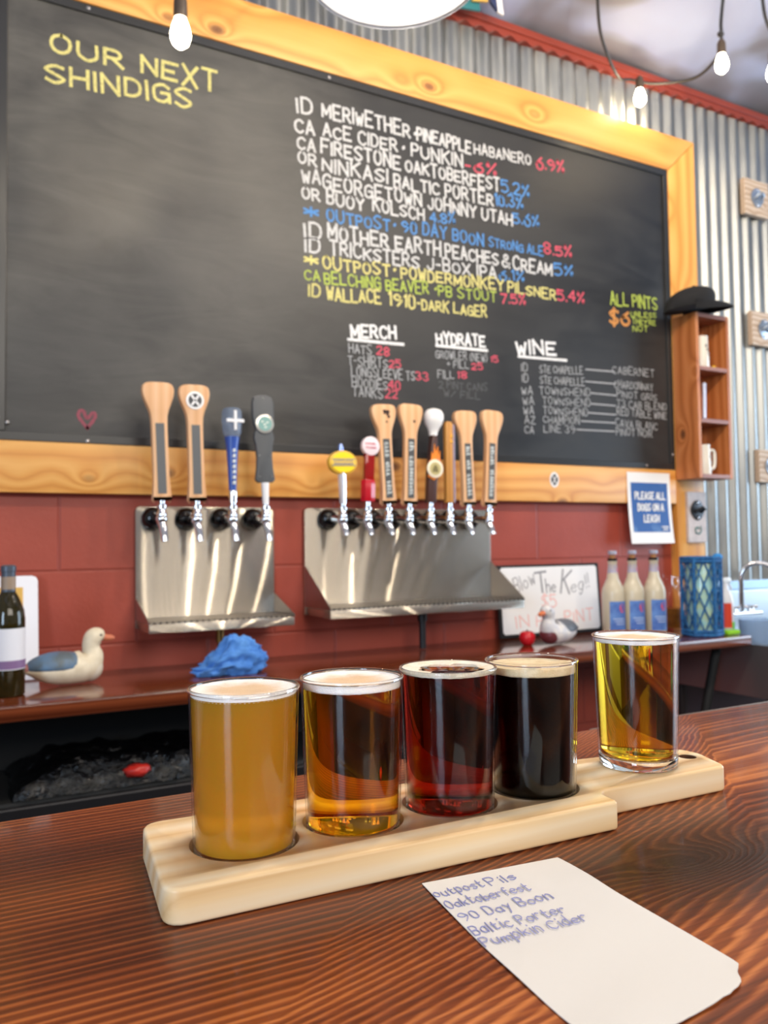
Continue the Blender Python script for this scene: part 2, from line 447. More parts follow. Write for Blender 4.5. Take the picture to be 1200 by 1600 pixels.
def emitter(name, col, strength):
    m = bpy.data.materials.new(name); m.use_nodes = True; t = m.node_tree
    p = t.nodes['Principled BSDF']; p.inputs['Base Color'].default_value = (1, 1, 1, 1)
    p.inputs['Emission Color'].default_value = col; p.inputs['Emission Strength'].default_value = strength
    return m
M['thin_glass'] = thin_glass('clear_glass_wall')
M['rim_glass'] = thick_glass('clear_glass_rim')
M['bulb'] = emitter('lit_bulb', (1.0, 0.80, 0.52, 1), 60.0)

# ------------------------------------------------------------------ hand lettering: single-stroke letters drawn as flat strokes
_Y = 'wxyz0123456789abcde'
GL = {
'A': "004c80 1474", 'B': "000c ~0c5c795606 ~0656735000", 'C': "~8a5c1a06125082", 'D': "000c ~0c4c79734000", 'E': "8c0c0080 0666", 'F': "8c0c00 0666",
'G': "~8a5c1a06115083 4686 8680", 'H': "000c 808c 0686", 'I': "000c", 'J': "~6c63402003", 'K': "000c 8c06 2780", 'L': "0c0080", 'M': "000c439c90", 'N': "000c808c",
'O': "~4c1a06124072867a4c", 'P': "000c ~0c5c795606", 'Q': "~4c1a06124072867a4c 5380", 'R': "000c ~0c5c795606 3680", 'S': "~8b4c0946834002", 'T': "0c8c 4c40",
'U': "~0c04214061848c", 'V': "0c408c", 'W': "0c2048608c", 'X': "008c 0c80", 'Y': "0c468c 4640", 'Z': "0c8c0080",
'0': "~3c0a02306264693c", '1': "0a2c20", '2': "~0a3c7b77 770080", '3': "~0b4c7946 ~46834002", '4': "6c0484 6c60", '5': "7c0c07 ~0758834001", '6': "~7b380420608457 16".replace(' ', ''),
'7': "0c8c20", '8': "~46094c894603408346", '9': "~8846094c888540", '%': "008c ~1c091828291c ~7062748370", '&': "~80294c69043084", '-': "0646", '·': "3636 ~35464736", '.': "0001", "'": "0c0a",
'$': "~8b4c0946834002 4e4y", '(': "~3d06304z"[:7], ')': "~0d3600", '+': "4943 1676", '!': "0c04 0001", '*': "4a42 0884 0488", '/': "008c", ',': "000y", '_': "0080",
'a': "~663705023063 6760", 'b': "0c00 ~043765623002", 'c': "~663705023061", 'd': "~663705023063 6c60", 'e': "~0464663705023061", 'f': "~6b4c2a20 0757", 'g': "~66370502306366 6664 ~664z1w0y",
'h': "0c00 ~04376560", 'i': "1710 1a1b", 'k': "0c00 6703 2560", 'l': "0c00", 'm': "0700 ~04274540 ~44678580", 'n': "0700 ~04376560", 'o': "~37050230626537", 'p': "070w ~043765623002",
'r': "0700 ~043766", 's': "~66370534623001", 't': "2b21 ~213061 0757", 'u': "~07023063 6760", 'w': "0720456087"[:10], 'y': "0733 671w", 'v': "073067", 'q': "~663705023063 676w", 'x': "0760 0067", 'z': "07670060",
}
def glyph(ch):
    out = []
    for s in GL.get(ch, '').split():
        curve = s.startswith('~'); s = s.lstrip('~')
        pts = [(int(s[i]) * 0.5, (_Y.index(s[i + 1]) - 4) * 0.5) for i in range(0, len(s) - 1, 2)]
        if curve and len(pts) > 2:
            q = catmull([(a, b, 0) for a, b in pts], 5, pts[0] == pts[-1] and False)
            pts = [(p.x, p.y) for p in q]
        out.append(pts)
    return out
def lay(text, gap=1.7, space=2.6, uneven=0.0):
    x = 0; st = []; rnd = random.Random(text)
    for ch in text:
        if ch == ' ': x += space; continue
        g = glyph(ch); w = max((p[0] for s in g for p in s), default=1)
        k = 1 + rnd.uniform(-1, 1) * uneven * 0.35; dy = rnd.uniform(-1, 1) * uneven; sl = rnd.uniform(-1, 1) * uneven * 0.22
        st += [[(p[0] + x + sl * (p[1] - 3) / 3, p[1] * k + dy) for p in s] for s in g]
        x += w + gap
    return st, x - gap
def ribbon(bm, pts, w):
    """flat stroke of width w through 2-D pts [(Vector)], in the plane given by the caller's vectors"""
    n = len(pts); L = []; Rr = []
    for i in range(n):
        d = pts[min(i + 1, n - 1)] - pts[max(i - 1, 0)]
        if d.length < 1e-9: d = Vector((1, 0))
        d.normalize(); nn = Vector((-d.y, d.x))
        ww = w * (0.5 + 0.06 * math.sin(i * 2.1))
        p = pts[i].copy()
        if i == 0: p -= d * w * 0.4
        if i == n - 1: p += d * w * 0.4
        L.append(p + nn * ww); Rr.append(p - nn * ww)
    return L, Rr
def split_corners(s):
    out = [[s[0]]]
    for i in range(1, len(s)):
        out[-1].append(s[i])
        if i < len(s) - 1:
            d0 = Vector(s[i]) - Vector(s[i - 1]); d1 = Vector(s[i + 1]) - Vector(s[i])
            if d0.length > 1e-6 and d1.length > 1e-6 and d0.angle(d1) > R(50): out.append([s[i]])
    return out
def write(name, text, a, b, h, w, material, parent, origin, ex, ey, en, lift=0.0006, jitter=0.04, slant=0.0):
    """draw text from plane point a to plane point b (metres in the plane: origin + ex*u + ey*v), cap height h"""
    st, wid = lay(text, uneven=0.0 if name == 'sign_word' else 0.42) if text != '_' else ([[(0, 0), (4, 0)]], 4)
    a = Vector(a); b = Vector(b); u = (b - a); ln = u.length; u.normalize(); v = Vector((-u.y, u.x))
    sx = ln / max(wid, 0.1); sy = h / 6.0
    if wid < 0.2: sx = sy
    t = bmesh.new(); rnd = random.Random(text + str(a.x))
    mid = 0 if text == '_' else 3.0
    off = Vector(en) * lift; thick = Vector(en) * -0.0003
    for s in [q for s0 in st for q in split_corners(s0)]:
        jx = jy = 0.0
        pts = []
        for (px, py) in s:
            p = a + u * ((px + jx + slant * (py - 3)) * sx) + v * ((py - mid + jy * 3) * sy)
            pts.append(p)
        if len(pts) == 1: continue
        L, Rr = ribbon(t, pts, w)
        P = lambda q: Vector(origin) + Vector(ex) * q.x + Vector(ey) * q.y + off
        lv = [t.verts.new(P(q)) for q in L]; rv = [t.verts.new(P(q)) for q in Rr]
        off = off + Vector(en) * 0.00002
        for i in range(len(lv) - 1): t.faces.new((lv[i], rv[i], rv[i + 1], lv[i + 1]))
    bmesh.ops.recalc_face_normals(t, faces=t.faces[:])
    r = bmesh.ops.extrude_face_region(t, geom=t.faces[:])
    vs = [e for e in r['geom'] if isinstance(e, bmesh.types.BMVert)]
    bmesh.ops.translate(t, verts=vs, vec=thick)
    bmesh.ops.recalc_face_normals(t, faces=t.faces[:])
    g = G(); g.add(t)
    return obj(name, g, material, parent)
def chalk(name, r, g, b, strength=1.0):
    m = mat(name, srgb(r, g, b), 0.9); n = N(m)
    f = n.noise(n.coord((1, 1, 1)), 130, 3, 0.7)
    base = srgb(r, g, b); dark = tuple(c * 0.55 + 0.02 for c in base[:3]) + (1,)
    n.base(n.ramp(f, [(0.30, dark), (0.55, base)])); return m
CH = {'w': chalk('white_chalk', 206, 206, 206), 'W': chalk('bright_white_chalk', 236, 236, 236), 'k': chalk('soft_white_chalk', 170, 172, 174), 'f': chalk('faded_chalk', 92, 94, 96),
      'y': chalk('yellow_chalk', 214, 204, 128), 'g': chalk('green_chalk', 178, 196, 84), 'b': chalk('blue_chalk', 82, 140, 204), 'r': chalk('pink_chalk', 214, 84, 104), 'o': chalk('orange_chalk', 208, 142, 74), 'h': chalk('dull_pink_chalk', 160, 84, 96)}

# words on the chalkboard: text, start x, start z, end x, end z, letter height, chalk
BOARD_TEXT = [
('OUR', 0.225, 2.634, 0.413, 2.633, 0.059, 'y'), ('NEXT', 0.466, 2.637, 0.683, 2.637, 0.062, 'y'), ('SHINDIGS', 0.212, 2.546, 0.606, 2.569, 0.057, 'y'),
('ID', 0.941, 2.638, 0.991, 2.642, 0.051, 'w'), ('MERIWETHER', 1.028, 2.641, 1.348, 2.649, 0.05, 'w'), ('·', 1.356, 2.642, 1.373, 2.642, 0.048, 'w'),
('PINEAPPLE', 1.378, 2.647, 1.595, 2.647, 0.049, 'w'), ('HABANERO', 1.611, 2.648, 1.86, 2.659, 0.041, 'w'), ('6.9%', 1.887, 2.655, 2.015, 2.668, 0.046, 'r'),
('CA', 0.934, 2.572, 0.997, 2.577, 0.049, 'w'), ('ACE CIDER', 1.03, 2.579, 1.298, 2.585, 0.046, 'w'), ('· PUNKIN', 1.31, 2.583, 1.559, 2.589, 0.048, 'w'),
('-6%', 1.572, 2.578, 1.703, 2.585, 0.042, 'r'), ('CA', 0.942, 2.519, 1.001, 2.52, 0.045, 'w'), ('FIRESTONE', 1.023, 2.523, 1.309, 2.529, 0.05, 'w'),
('OAKTOBERFEST', 1.331, 2.527, 1.716, 2.534, 0.048, 'w'), ('5.2%', 1.727, 2.532, 1.848, 2.537, 0.045, 'b'), ('OR', 0.944, 2.473, 1.005, 2.473, 0.045, 'w'),
('NINKASI', 1.027, 2.466, 1.26, 2.47, 0.048, 'w'), ('BALTIC PORTER', 1.286, 2.465, 1.687, 2.477, 0.048, 'w'), ('10.3%', 1.698, 2.479, 1.818, 2.491, 0.045, 'b'),
('WA', 0.956, 2.414, 1.017, 2.416, 0.045, 'w'), ('GEORGETOWN', 1.028, 2.408, 1.389, 2.418, 0.048, 'w'), ('JOHNNY UTAH', 1.417, 2.416, 1.77, 2.42, 0.047, 'w'),
('5.6%', 1.776, 2.426, 1.89, 2.437, 0.045, 'b'), ('OR', 0.956, 2.361, 1.014, 2.364, 0.045, 'w'), ('BUOY', 1.041, 2.361, 1.171, 2.361, 0.048, 'w'),
('KOLSCH', 1.206, 2.367, 1.399, 2.371, 0.047, 'w'), ('4.8%', 1.424, 2.369, 1.523, 2.378, 0.04, 'b'), ('*', 0.962, 2.305, 1.009, 2.306, 0.049, 'b'),
('OUTPOST ·', 1.04, 2.303, 1.284, 2.313, 0.044, 'b'), ('90 DAY BOON', 1.313, 2.318, 1.642, 2.322, 0.043, 'b'), ('STRONG ALE', 1.667, 2.321, 1.908, 2.326, 0.035, 'b'),
('8.5%', 1.914, 2.339, 2.043, 2.347, 0.043, 'r'), ('ID', 0.963, 2.242, 1.018, 2.245, 0.053, 'w'), ('MOTHER EARTH', 1.044, 2.252, 1.463, 2.26, 0.052, 'w'),
('PEACHES', 1.484, 2.259, 1.704, 2.267, 0.049, 'w'), ('&', 1.724, 2.261, 1.755, 2.261, 0.051, 'w'), ('CREAM', 1.772, 2.262, 1.948, 2.265, 0.051, 'w'),
('5%', 1.961, 2.269, 2.047, 2.275, 0.048, 'b'), ('ID', 0.965, 2.198, 1.013, 2.199, 0.049, 'w'), ('TRICKSTERS', 1.05, 2.199, 1.376, 2.205, 0.047, 'w'),
('J-BOX IPA', 1.411, 2.204, 1.695, 2.213, 0.044, 'w'), ('6.1%', 1.709, 2.213, 1.817, 2.219, 0.041, 'b'), ('*', 0.962, 2.151, 1.006, 2.151, 0.045, 'y'),
('OUTPOST ·', 1.025, 2.148, 1.282, 2.162, 0.045, 'y'), ('POWDERMONKEY', 1.308, 2.158, 1.725, 2.173, 0.043, 'y'), ('PILSNER', 1.747, 2.172, 1.964, 2.173, 0.042, 'y'),
('5.4%', 1.973, 2.175, 2.1, 2.177, 0.043, 'r'), ('CA', 0.962, 2.102, 1.012, 2.105, 0.036, 'g'), ('BELCHING BEAVER ·', 1.029, 2.1, 1.44, 2.12, 0.041, 'g'),
('PB STOUT', 1.453, 2.117, 1.693, 2.127, 0.038, 'g'), ('7.5%', 1.715, 2.126, 1.821, 2.133, 0.039, 'r'), ('ID', 0.976, 2.055, 1.013, 2.054, 0.041, 'y'),
('WALLACE', 1.038, 2.052, 1.228, 2.061, 0.045, 'y'), ('1910', 1.261, 2.065, 1.358, 2.065, 0.047, 'y'), ('-DARK LAGER', 1.368, 2.062, 1.65, 2.067, 0.04, 'y'),
('MERCH', 1.121, 1.941, 1.283, 1.951, 0.045, 'W'), ('_', 1.11, 1.912, 1.312, 1.917, 0.009, 'W'), ('HATS', 1.112, 1.884, 1.192, 1.886, 0.033, 'k'),
('28', 1.213, 1.888, 1.258, 1.888, 0.032, 'r'), ('T-SHIRTS', 1.109, 1.844, 1.251, 1.849, 0.033, 'k'), ('25', 1.258, 1.85, 1.301, 1.85, 0.03, 'r'),
('LONGSLEEVE TS', 1.12, 1.81, 1.354, 1.814, 0.033, 'k'), ('33', 1.359, 1.817, 1.407, 1.817, 0.03, 'r'), ('HOODIES', 1.122, 1.775, 1.249, 1.775, 0.031, 'k'),
('40', 1.254, 1.778, 1.297, 1.777, 0.03, 'r'), ('TANKS', 1.124, 1.745, 1.232, 1.745, 0.031, 'k'), ('22', 1.242, 1.747, 1.287, 1.747, 0.029, 'r'),
('HYDRATE', 1.442, 1.951, 1.64, 1.964, 0.044, 'W'), ('_', 1.441, 1.927, 1.65, 1.931, 0.009, 'W'), ('GROWLER (NEW)', 1.438, 1.898, 1.649, 1.903, 0.028, 'k'),
('15', 1.666, 1.903, 1.696, 1.903, 0.023, 'r'), ('+ FILL', 1.481, 1.869, 1.571, 1.871, 0.026, 'k'), ('25', 1.584, 1.872, 1.63, 1.872, 0.027, 'r'),
('FILL', 1.445, 1.831, 1.509, 1.832, 0.028, 'k'), ('18', 1.525, 1.836, 1.562, 1.835, 0.027, 'r'), ('2 PINT CANS', 1.449, 1.796, 1.647, 1.799, 0.026, 'f'),
('W/ FILL', 1.469, 1.767, 1.617, 1.767, 0.024, 'f'), ('WINE', 1.779, 1.955, 1.958, 1.967, 0.053, 'W'), ('_', 1.787, 1.924, 2.009, 1.931, 0.009, 'W'),
('ALL PINTS', 2.236, 2.195, 2.483, 2.205, 0.051, 'g'), ('$6', 2.231, 2.125, 2.331, 2.127, 0.06, 'o'), ('UNLESS', 2.342, 2.146, 2.478, 2.158, 0.023, 'g'),
("THEY'RE", 2.348, 2.119, 2.473, 2.126, 0.023, 'g'), ('NOT', 2.35, 2.091, 2.43, 2.095, 0.023, 'g'), ('ID', 1.8, 1.888, 1.826, 1.888, 0.03, 'k'),
('STE CHAPELLE', 1.882, 1.888, 2.086, 1.9, 0.029, 'k'), ('_', 2.102, 1.906, 2.247, 1.91, 0.005, 'k'), ('CABERNET', 2.237, 1.916, 2.458, 1.921, 0.03, 'k'),
('ID', 1.802, 1.849, 1.828, 1.849, 0.03, 'k'), ('STE CHAPELLE', 1.883, 1.849, 2.094, 1.857, 0.029, 'k'), ('_', 2.1, 1.86, 2.252, 1.863, 0.005, 'k'),
('CHARDONNAY', 2.245, 1.862, 2.449, 1.866, 0.03, 'k'), ('WA', 1.798, 1.802, 1.847, 1.803, 0.03, 'k'), ('TOWNSHEND', 1.879, 1.808, 2.121, 1.818, 0.028, 'k'),
('_', 2.127, 1.818, 2.251, 1.818, 0.005, 'k'), ('PINOT GRIS', 2.257, 1.826, 2.469, 1.827, 0.03, 'k'), ('WA', 1.803, 1.765, 1.852, 1.767, 0.03, 'k'),
('TOWNSHEND', 1.893, 1.772, 2.12, 1.779, 0.028, 'k'), ('_', 2.126, 1.777, 2.249, 1.778, 0.005, 'k'), ('T3 CAB BLEND', 2.256, 1.788, 2.521, 1.792, 0.03, 'k'),
('WA', 1.805, 1.731, 1.851, 1.731, 0.03, 'k'), ('TOWNSHEND', 1.895, 1.737, 2.106, 1.741, 0.028, 'k'), ('_', 2.112, 1.742, 2.248, 1.743, 0.005, 'k'),
('RED TABLE WINE', 2.255, 1.756, 2.52, 1.756, 0.03, 'k'), ('AZ', 1.81, 1.696, 1.856, 1.697, 0.03, 'k'), ('CHAMPION', 1.894, 1.704, 2.064, 1.707, 0.028, 'k'),
('_', 2.074, 1.708, 2.24, 1.711, 0.005, 'k'), ('CAVA BLANC', 2.247, 1.713, 2.468, 1.709, 0.03, 'k'), ('CA', 1.809, 1.664, 1.849, 1.664, 0.03, 'k'),
('LINE 39', 1.896, 1.671, 2.042, 1.672, 0.028, 'k'), ('_', 2.051, 1.675, 2.239, 1.678, 0.005, 'k'), ('PINOT NOIR', 2.249, 1.679, 2.439, 1.679, 0.03, 'k'),
]
NOTE_TEXT = [('outpost', 0.2228, 0.3685, 0.2523, 0.3672), ('Pils', 0.2557, 0.3662, 0.2728, 0.3661), ('Oaktoberfest', 0.2214, 0.3545, 0.2701, 0.3504),
    ('90 Day Boon', 0.2200, 0.3399, 0.2735, 0.3368), ('Baltic Porter', 0.2173, 0.3255, 0.2688, 0.3208), ('Pumpkin Cider', 0.2151, 0.3140, 0.2722, 0.3093)]

# ================================================================== the room
g = G(); g.box(-3, 6.5, -4.5, 2.5, -0.1, 0); struct('floor', g, M['floor'])
g = G(); g.box(-1.6, 2.556, 2.335, 2.52, 0, 1.43); struct('wall_back', g, M['block'])
# block wall goes on low behind the sink, painted darker maroon
g = G(); g.box(2.556, 6.0, 2.345, 2.52, 0, 0.92); struct('wall_back_low', g, flat('maroon_painted_wall', 74, 40, 46, 0.5))
def corrugated():
    t = bmesh.new(); p = 0.0668; n0 = 12
    xs = [-1.6 + i * p / n0 for i in range(int((6.0 + 1.6) / p * n0))]
    rows = []
    for z in (1.075, 2.1, 3.122):
        rows.append([t.verts.new((x, 2.352 + 0.0098 * (math.cos(2 * math.pi * (x - 2.735) / p)), z)) for x in xs])
    for a, b in zip(rows, rows[1:]):
        for i in range(len(xs) - 1): t.faces.new((a[i], a[i + 1], b[i + 1], b[i]))
    for f in t.faces: f.smooth = True
    r = bmesh.ops.extrude_face_region(t, geom=t.faces[:])
    bmesh.ops.translate(t, verts=[e for e in r['geom'] if isinstance(e, bmesh.types.BMVert)], vec=(0, 0.0012, 0))
    bmesh.ops.recalc_face_normals(t, faces=t.faces[:])
    g = G(); g.add(t); return g
struct('wall_back_upper', corrugated(), M['corrugated'], smooth=50)
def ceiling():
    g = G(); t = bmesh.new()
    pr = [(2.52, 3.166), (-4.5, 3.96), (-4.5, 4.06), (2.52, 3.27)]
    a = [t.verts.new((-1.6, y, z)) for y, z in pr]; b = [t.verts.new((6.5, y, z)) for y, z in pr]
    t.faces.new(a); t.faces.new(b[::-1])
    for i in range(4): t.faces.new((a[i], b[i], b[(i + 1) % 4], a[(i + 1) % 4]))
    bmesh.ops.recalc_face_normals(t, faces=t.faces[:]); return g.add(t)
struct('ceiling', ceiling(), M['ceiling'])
g = G(); g.box(-1.6, 6.0, 2.325, 2.37, 3.140, 3.166, 0.003)
p = 0.0668; x = -1.6
prof = [(-1.6, 3.150)] + [(-1.6 + i * p / 6, 3.117 + 0.007 * math.cos(2 * math.pi * (-1.6 + i * p / 6 - 2.735) / p)) for i in range(int(7.6 / p * 6))] + [(6.0, 3.150)]
g.prism(prof, 2.333, 2.366); struct('trim_1', g, M['red_trim'])
# galvanised flashing along the foot of the corrugated sheets, over the sink
g = G(); g.box(2.715, 5.0, 2.325, 2.365, 1.045, 1.082, 0.003); struct('trim_2', g, flat('pale_blue_flashing', 168, 196, 222, 0.35, 0.3))

# ================================================================== bar counter, back bar
t = thing('bar_counter', 'broad dark-stained wooden bar counter carrying the beer flight', 'counter', (0.6, 0.25, 0.0))
g = G(); g.box(-1.5, 3.2, -0.12, 0.6155, 1.028, 1.07, 0.0035, 3); obj('counter_top', g, M['bar_top'], t, 40)
g = G(); g.box(-1.45, 3.15, 0.10, 0.55, 0.0, 1.028); obj('counter_base', g, M['dark_void'], t)
g = G(); g.box(0.70, 3.1, 0.74, 0.78, 1.008, 1.022, 0.003); g.box(0.72, 0.75, 0.53, 0.76, 1.0, 1.01); g.box(3.0, 3.03, 0.53, 0.76, 1.0, 1.01)
obj('speed_rail', g, M['steel_dull'], t)
t = thing('back_bar', 'glossy red-brown wooden back bar shelf under the tap panels', 'counter', (1.0, 2.1, 0.0))
g = G(); g.box(-1.2, 2.475, 1.911, 2.333, 0.885, 0.92, 0.004, 3); obj('counter_top', g, M['back_bar'], t, 40)
g = G(); g.box(-1.15, 1.34, 2.312, 2.333, 0.0, 0.884); obj('added_dark_panel', g, M['black_matte'], t)  # black sheet added over the red wall to keep the void dark
for xx in (-1.1, 1.34):
    g = G(); g.box(xx - 0.02, xx + 0.02, 1.98, 2.31, 0.0, 0.885, 0.003); obj('support_panel', g, M['dark_void'], t)
g = G(); g.tube([(2.405, 2.0, 0.885), (2.36, 2.0, 0.74), (2.30, 2.02, 0.45), (2.29, 2.02, 0.0)], 0.016, 12); obj('leg', g, M['black_matte'], t, 50)
# low black cooler under the back bar
t = thing('bar_cooler', 'low black cooler in the shadow under the back bar', 'cooler', (0.1, 2.14, 0.0))
g = G(); g.box(-0.9, 1.28, 1.99, 2.305, 0.0, 0.695, 0.01); obj('body', g, M['black_matte'], t, 40)
g = G(); g.box(-0.9, 1.28, 1.975, 2.0, 0.655, 0.685, 0.004); obj('lid_rim', g, flat('dark_rim', 36, 35, 38, 0.4, 0.4), t)
def crumple(x0, x1, y0, y1, z0, amp, nx, ny, seed, lift):
    t = bmesh.new(); rows = []
    for j in range(ny + 1):
        row = []
        for i in range(nx + 1):
            u, v = i / nx, j / ny
            x = x0 + (x1 - x0) * u; y = y0 + (y1 - y0) * v
            e = min(u, 1 - u, v * 1.2, 1 - v)
            hgt = lift * min(1, e * 5) ** 0.6
            q = Vector((x * 9 + seed, y * 9, seed))
            z = z0 + hgt + amp * (1 - abs(noise.noise(q)) * 2) * min(1, e * 6) + amp * 0.5 * noise.noise(q * 3.1) * min(1, e * 6)
            row.append(t.verts.new((x + 0.01 * noise.noise(q * 2), y + 0.01 * noise.noise(q * 2.3 + Vector((3, 1, 0))), max(z, z0))))
        rows.append(row)
    for a, b in zip(rows, rows[1:]):
        for i in range(nx): t.faces.new((a[i], a[i + 1], b[i + 1], b[i]))
    r = bmesh.ops.extrude_face_region(t, geom=t.faces[:])
    bmesh.ops.translate(t, verts=[e for e in r['geom'] if isinstance(e, bmesh.types.BMVert)], vec=(0, 0, -0.0015))
    bmesh.ops.recalc_face_normals(t, faces=t.faces[:])
    return G().add(t)
bag = flat('shiny_black_bag_plastic', 9, 9, 10, 0.17)
nb = N(bag); nb.bump(nb.noise(nb.coord((1, 1, 1)), 34, 4, 0.65, 1.0), 1.0, 0.012)
tag(obj('plastic_bag', crumple(0.12, 0.66, 1.985, 2.27, 0.6965, 0.014, 90, 44, 1.3, 0.055), bag, None, 60), 'crumpled shiny black plastic bag on the cooler under the back bar', 'bag')
def lump(c, rx, ry, rz, amp, seed, n=48, f=1.0, floor=None):
    t = bmesh.new(); bmesh.ops.create_uvsphere(t, u_segments=n, v_segments=n * 2 // 3, radius=1)
    for v in t.verts:
        d = v.co.normalized(); q = d * 2.0 * f + Vector((seed, seed * 2, 0))
        k = 1 + amp * noise.noise(q) + amp * 0.7 * (1 - 2 * abs(noise.noise(q * 2.2))) + amp * 0.35 * noise.noise(q * 5)
        v.co = Vector((c[0] + d.x * rx * k, c[1] + d.y * ry * k, c[2] + d.z * rz * k))
        if floor is not None and v.co.z < floor: v.co.z = floor + (v.co.z - floor) * 0.02
    return G().add(t)
tag(obj('bag_tie', lump((0.39, 1.995, 0.727), 0.030, 0.022, 0.014, 0.15, 4.0, 24), flat('red_plastic', 190, 44, 36, 0.35), None, 60), 'small red plastic tie on the black bag under the back bar', 'tie')

# ================================================================== the chalkboard
CB = (1.33, 2.309, 1.40)
t = thing('chalkboard', 'huge framed chalkboard listing beers, merch and wine above the taps', 'chalkboard', CB)
g = G(); g.box(0.085, 2.585, 2.309, 2.325, 1.51, 2.80); obj('board_panel', g, M['board'], t)
def plank(name, pts, y0, y1, m): g = G(); g.prism(pts, y0, y1, 0.0025, 2); return obj(name, g, m, t, 40)
plank('frame_board', [(-0.06, 1.403), (2.553, 1.403), (2.553, 1.538), (-0.06, 1.538)], 2.298, 2.336, M['pine_x'])
plank('frame_board', [(-0.06, 2.764), (2.555, 2.764), (2.712, 2.912), (-0.06, 2.912)], 2.298, 2.336, M['pine_x'])
plank('frame_board', [(2.5565, 0.921), (2.712, 0.921), (2.712, 2.9095), (2.5565, 2.7625)], 2.298, 2.342, M['pine_z'])
plank('frame_board', [(-0.06, 1.5395), (0.092, 1.5395), (0.092, 2.7625), (-0.06, 2.7625)], 2.298, 2.336, M['pine_z'])
for a in ((0.093, 2.555, 1.539, 1.563), (0.093, 2.555, 2.739, 2.763), (2.531, 2.555, 1.5635, 2.7385), (0.093, 0.117, 1.5635, 2.7385)):
    g = G(); g.box(a[0], a[1], 2.302, 2.3095, a[2], a[3], 0.0015); obj('edge_strip', g, M['edge_strip'], t)
for (x, z) in ((0.122, 1.585), (0.32, 1.545), (0.62, 1.552), (2.545, 1.60), (2.40, 1.552), (1.05, 2.75), (0.32, 2.752)):
    g = G(); g.ball((x, 2.302, z), 0.006, 0.003, 0.006, 12); obj('screw', g, M['steel_dull'], t, 40)
g = G(); g.disc_y((1.93, 1.483), 0.021, 2.2968, 2.298, 28, 0.028); st = obj('sticker', g, M['white_gloss'], t)
g = G(); g.disc_y((1.93, 1.483), 0.015, 2.2962, 2.2968, 28, 0.02); obj('sticker_print', g, flat('black_print', 24, 26, 28, 0.5), st)
g = G()
for s in (1, -1):
    g.prism([(1.93 - 0.011, 1.483 - s * 0.014), (1.93 - 0.008, 1.483 - s * 0.017), (1.93 + 0.011, 1.483 + s * 0.014), (1.93 + 0.008, 1.483 + s * 0.017)][::1], 2.2958, 2.2961)
obj('sticker_cross', g, M['white_gloss'], st)
WD = {'y': 0.0072, 'w': 0.0070, 'W': 0.0085, 'k': 0.0050, 'f': 0.0050, 'g': 0.0062, 'b': 0.0068, 'r': 0.0068, 'o': 0.0085}
lines = []
for (s, x0, z0, x1, z1, h, c) in BOARD_TEXT:
    # the dots between words are marks of their own
    if s.endswith(' ·'):
        k = 0.93; lines += [(s[:-2], x0, z0, x0 + (x1 - x0) * k, z0 + (z1 - z0) * k, h, c), ('·', x1 - 0.012, z1, x1 + 0.004, z1, h, c)]
    elif s.startswith('· '):
        lines += [('·', x0, z0, x0 + 0.016, z0, h, c), (s[2:], x0 + 0.045, z0, x1, z1, h, c)]
    else: lines.append((s, x0, z0, x1, z1, h, c))
for (s, x0, z0, x1, z1, h, c) in lines:
    w = WD[c] * min(1.25, max(0.6, h / 0.047))
    if s == '_': w = max(0.004, h)
    else: h = h - 0.85 * w
    write('chalk_lettering', s, (x0, z0), (x1, z1), h, w, CH[c], t, (0, 2.309, 0), (1, 0, 0), (0, 0, 1), (0, -1, 0))
hp = [Vector((0.318 + 0.022 * a, 1.606 + 0.022 * b)) for a, b in [(0.1, -1.1), (-0.9, 0.2), (-0.8, 0.95), (-0.35, 0.95), (0.05, 0.1), (0.7, 0.8), (1.0, 0.7), (0.9, 0.1), (0.1, -1.1)]]
tt = bmesh.new(); q = catmull([(p.x, p.y, 0) for p in hp], 5); L_, R_ = ribbon(tt, [Vector((p.x, p.y)) for p in q], 0.009)
lv = [tt.verts.new((p.x, 2.3084, p.y)) for p in L_]; rv = [tt.verts.new((p.x, 2.3084, p.y)) for p in R_]
for i in range(len(lv) - 1): tt.faces.new((lv[i], rv[i], rv[i + 1], lv[i + 1]))
bmesh.ops.recalc_face_normals(tt, faces=tt.faces[:])
g = G(); g.add(tt); obj('chalk_heart', g, CH['h'], t)

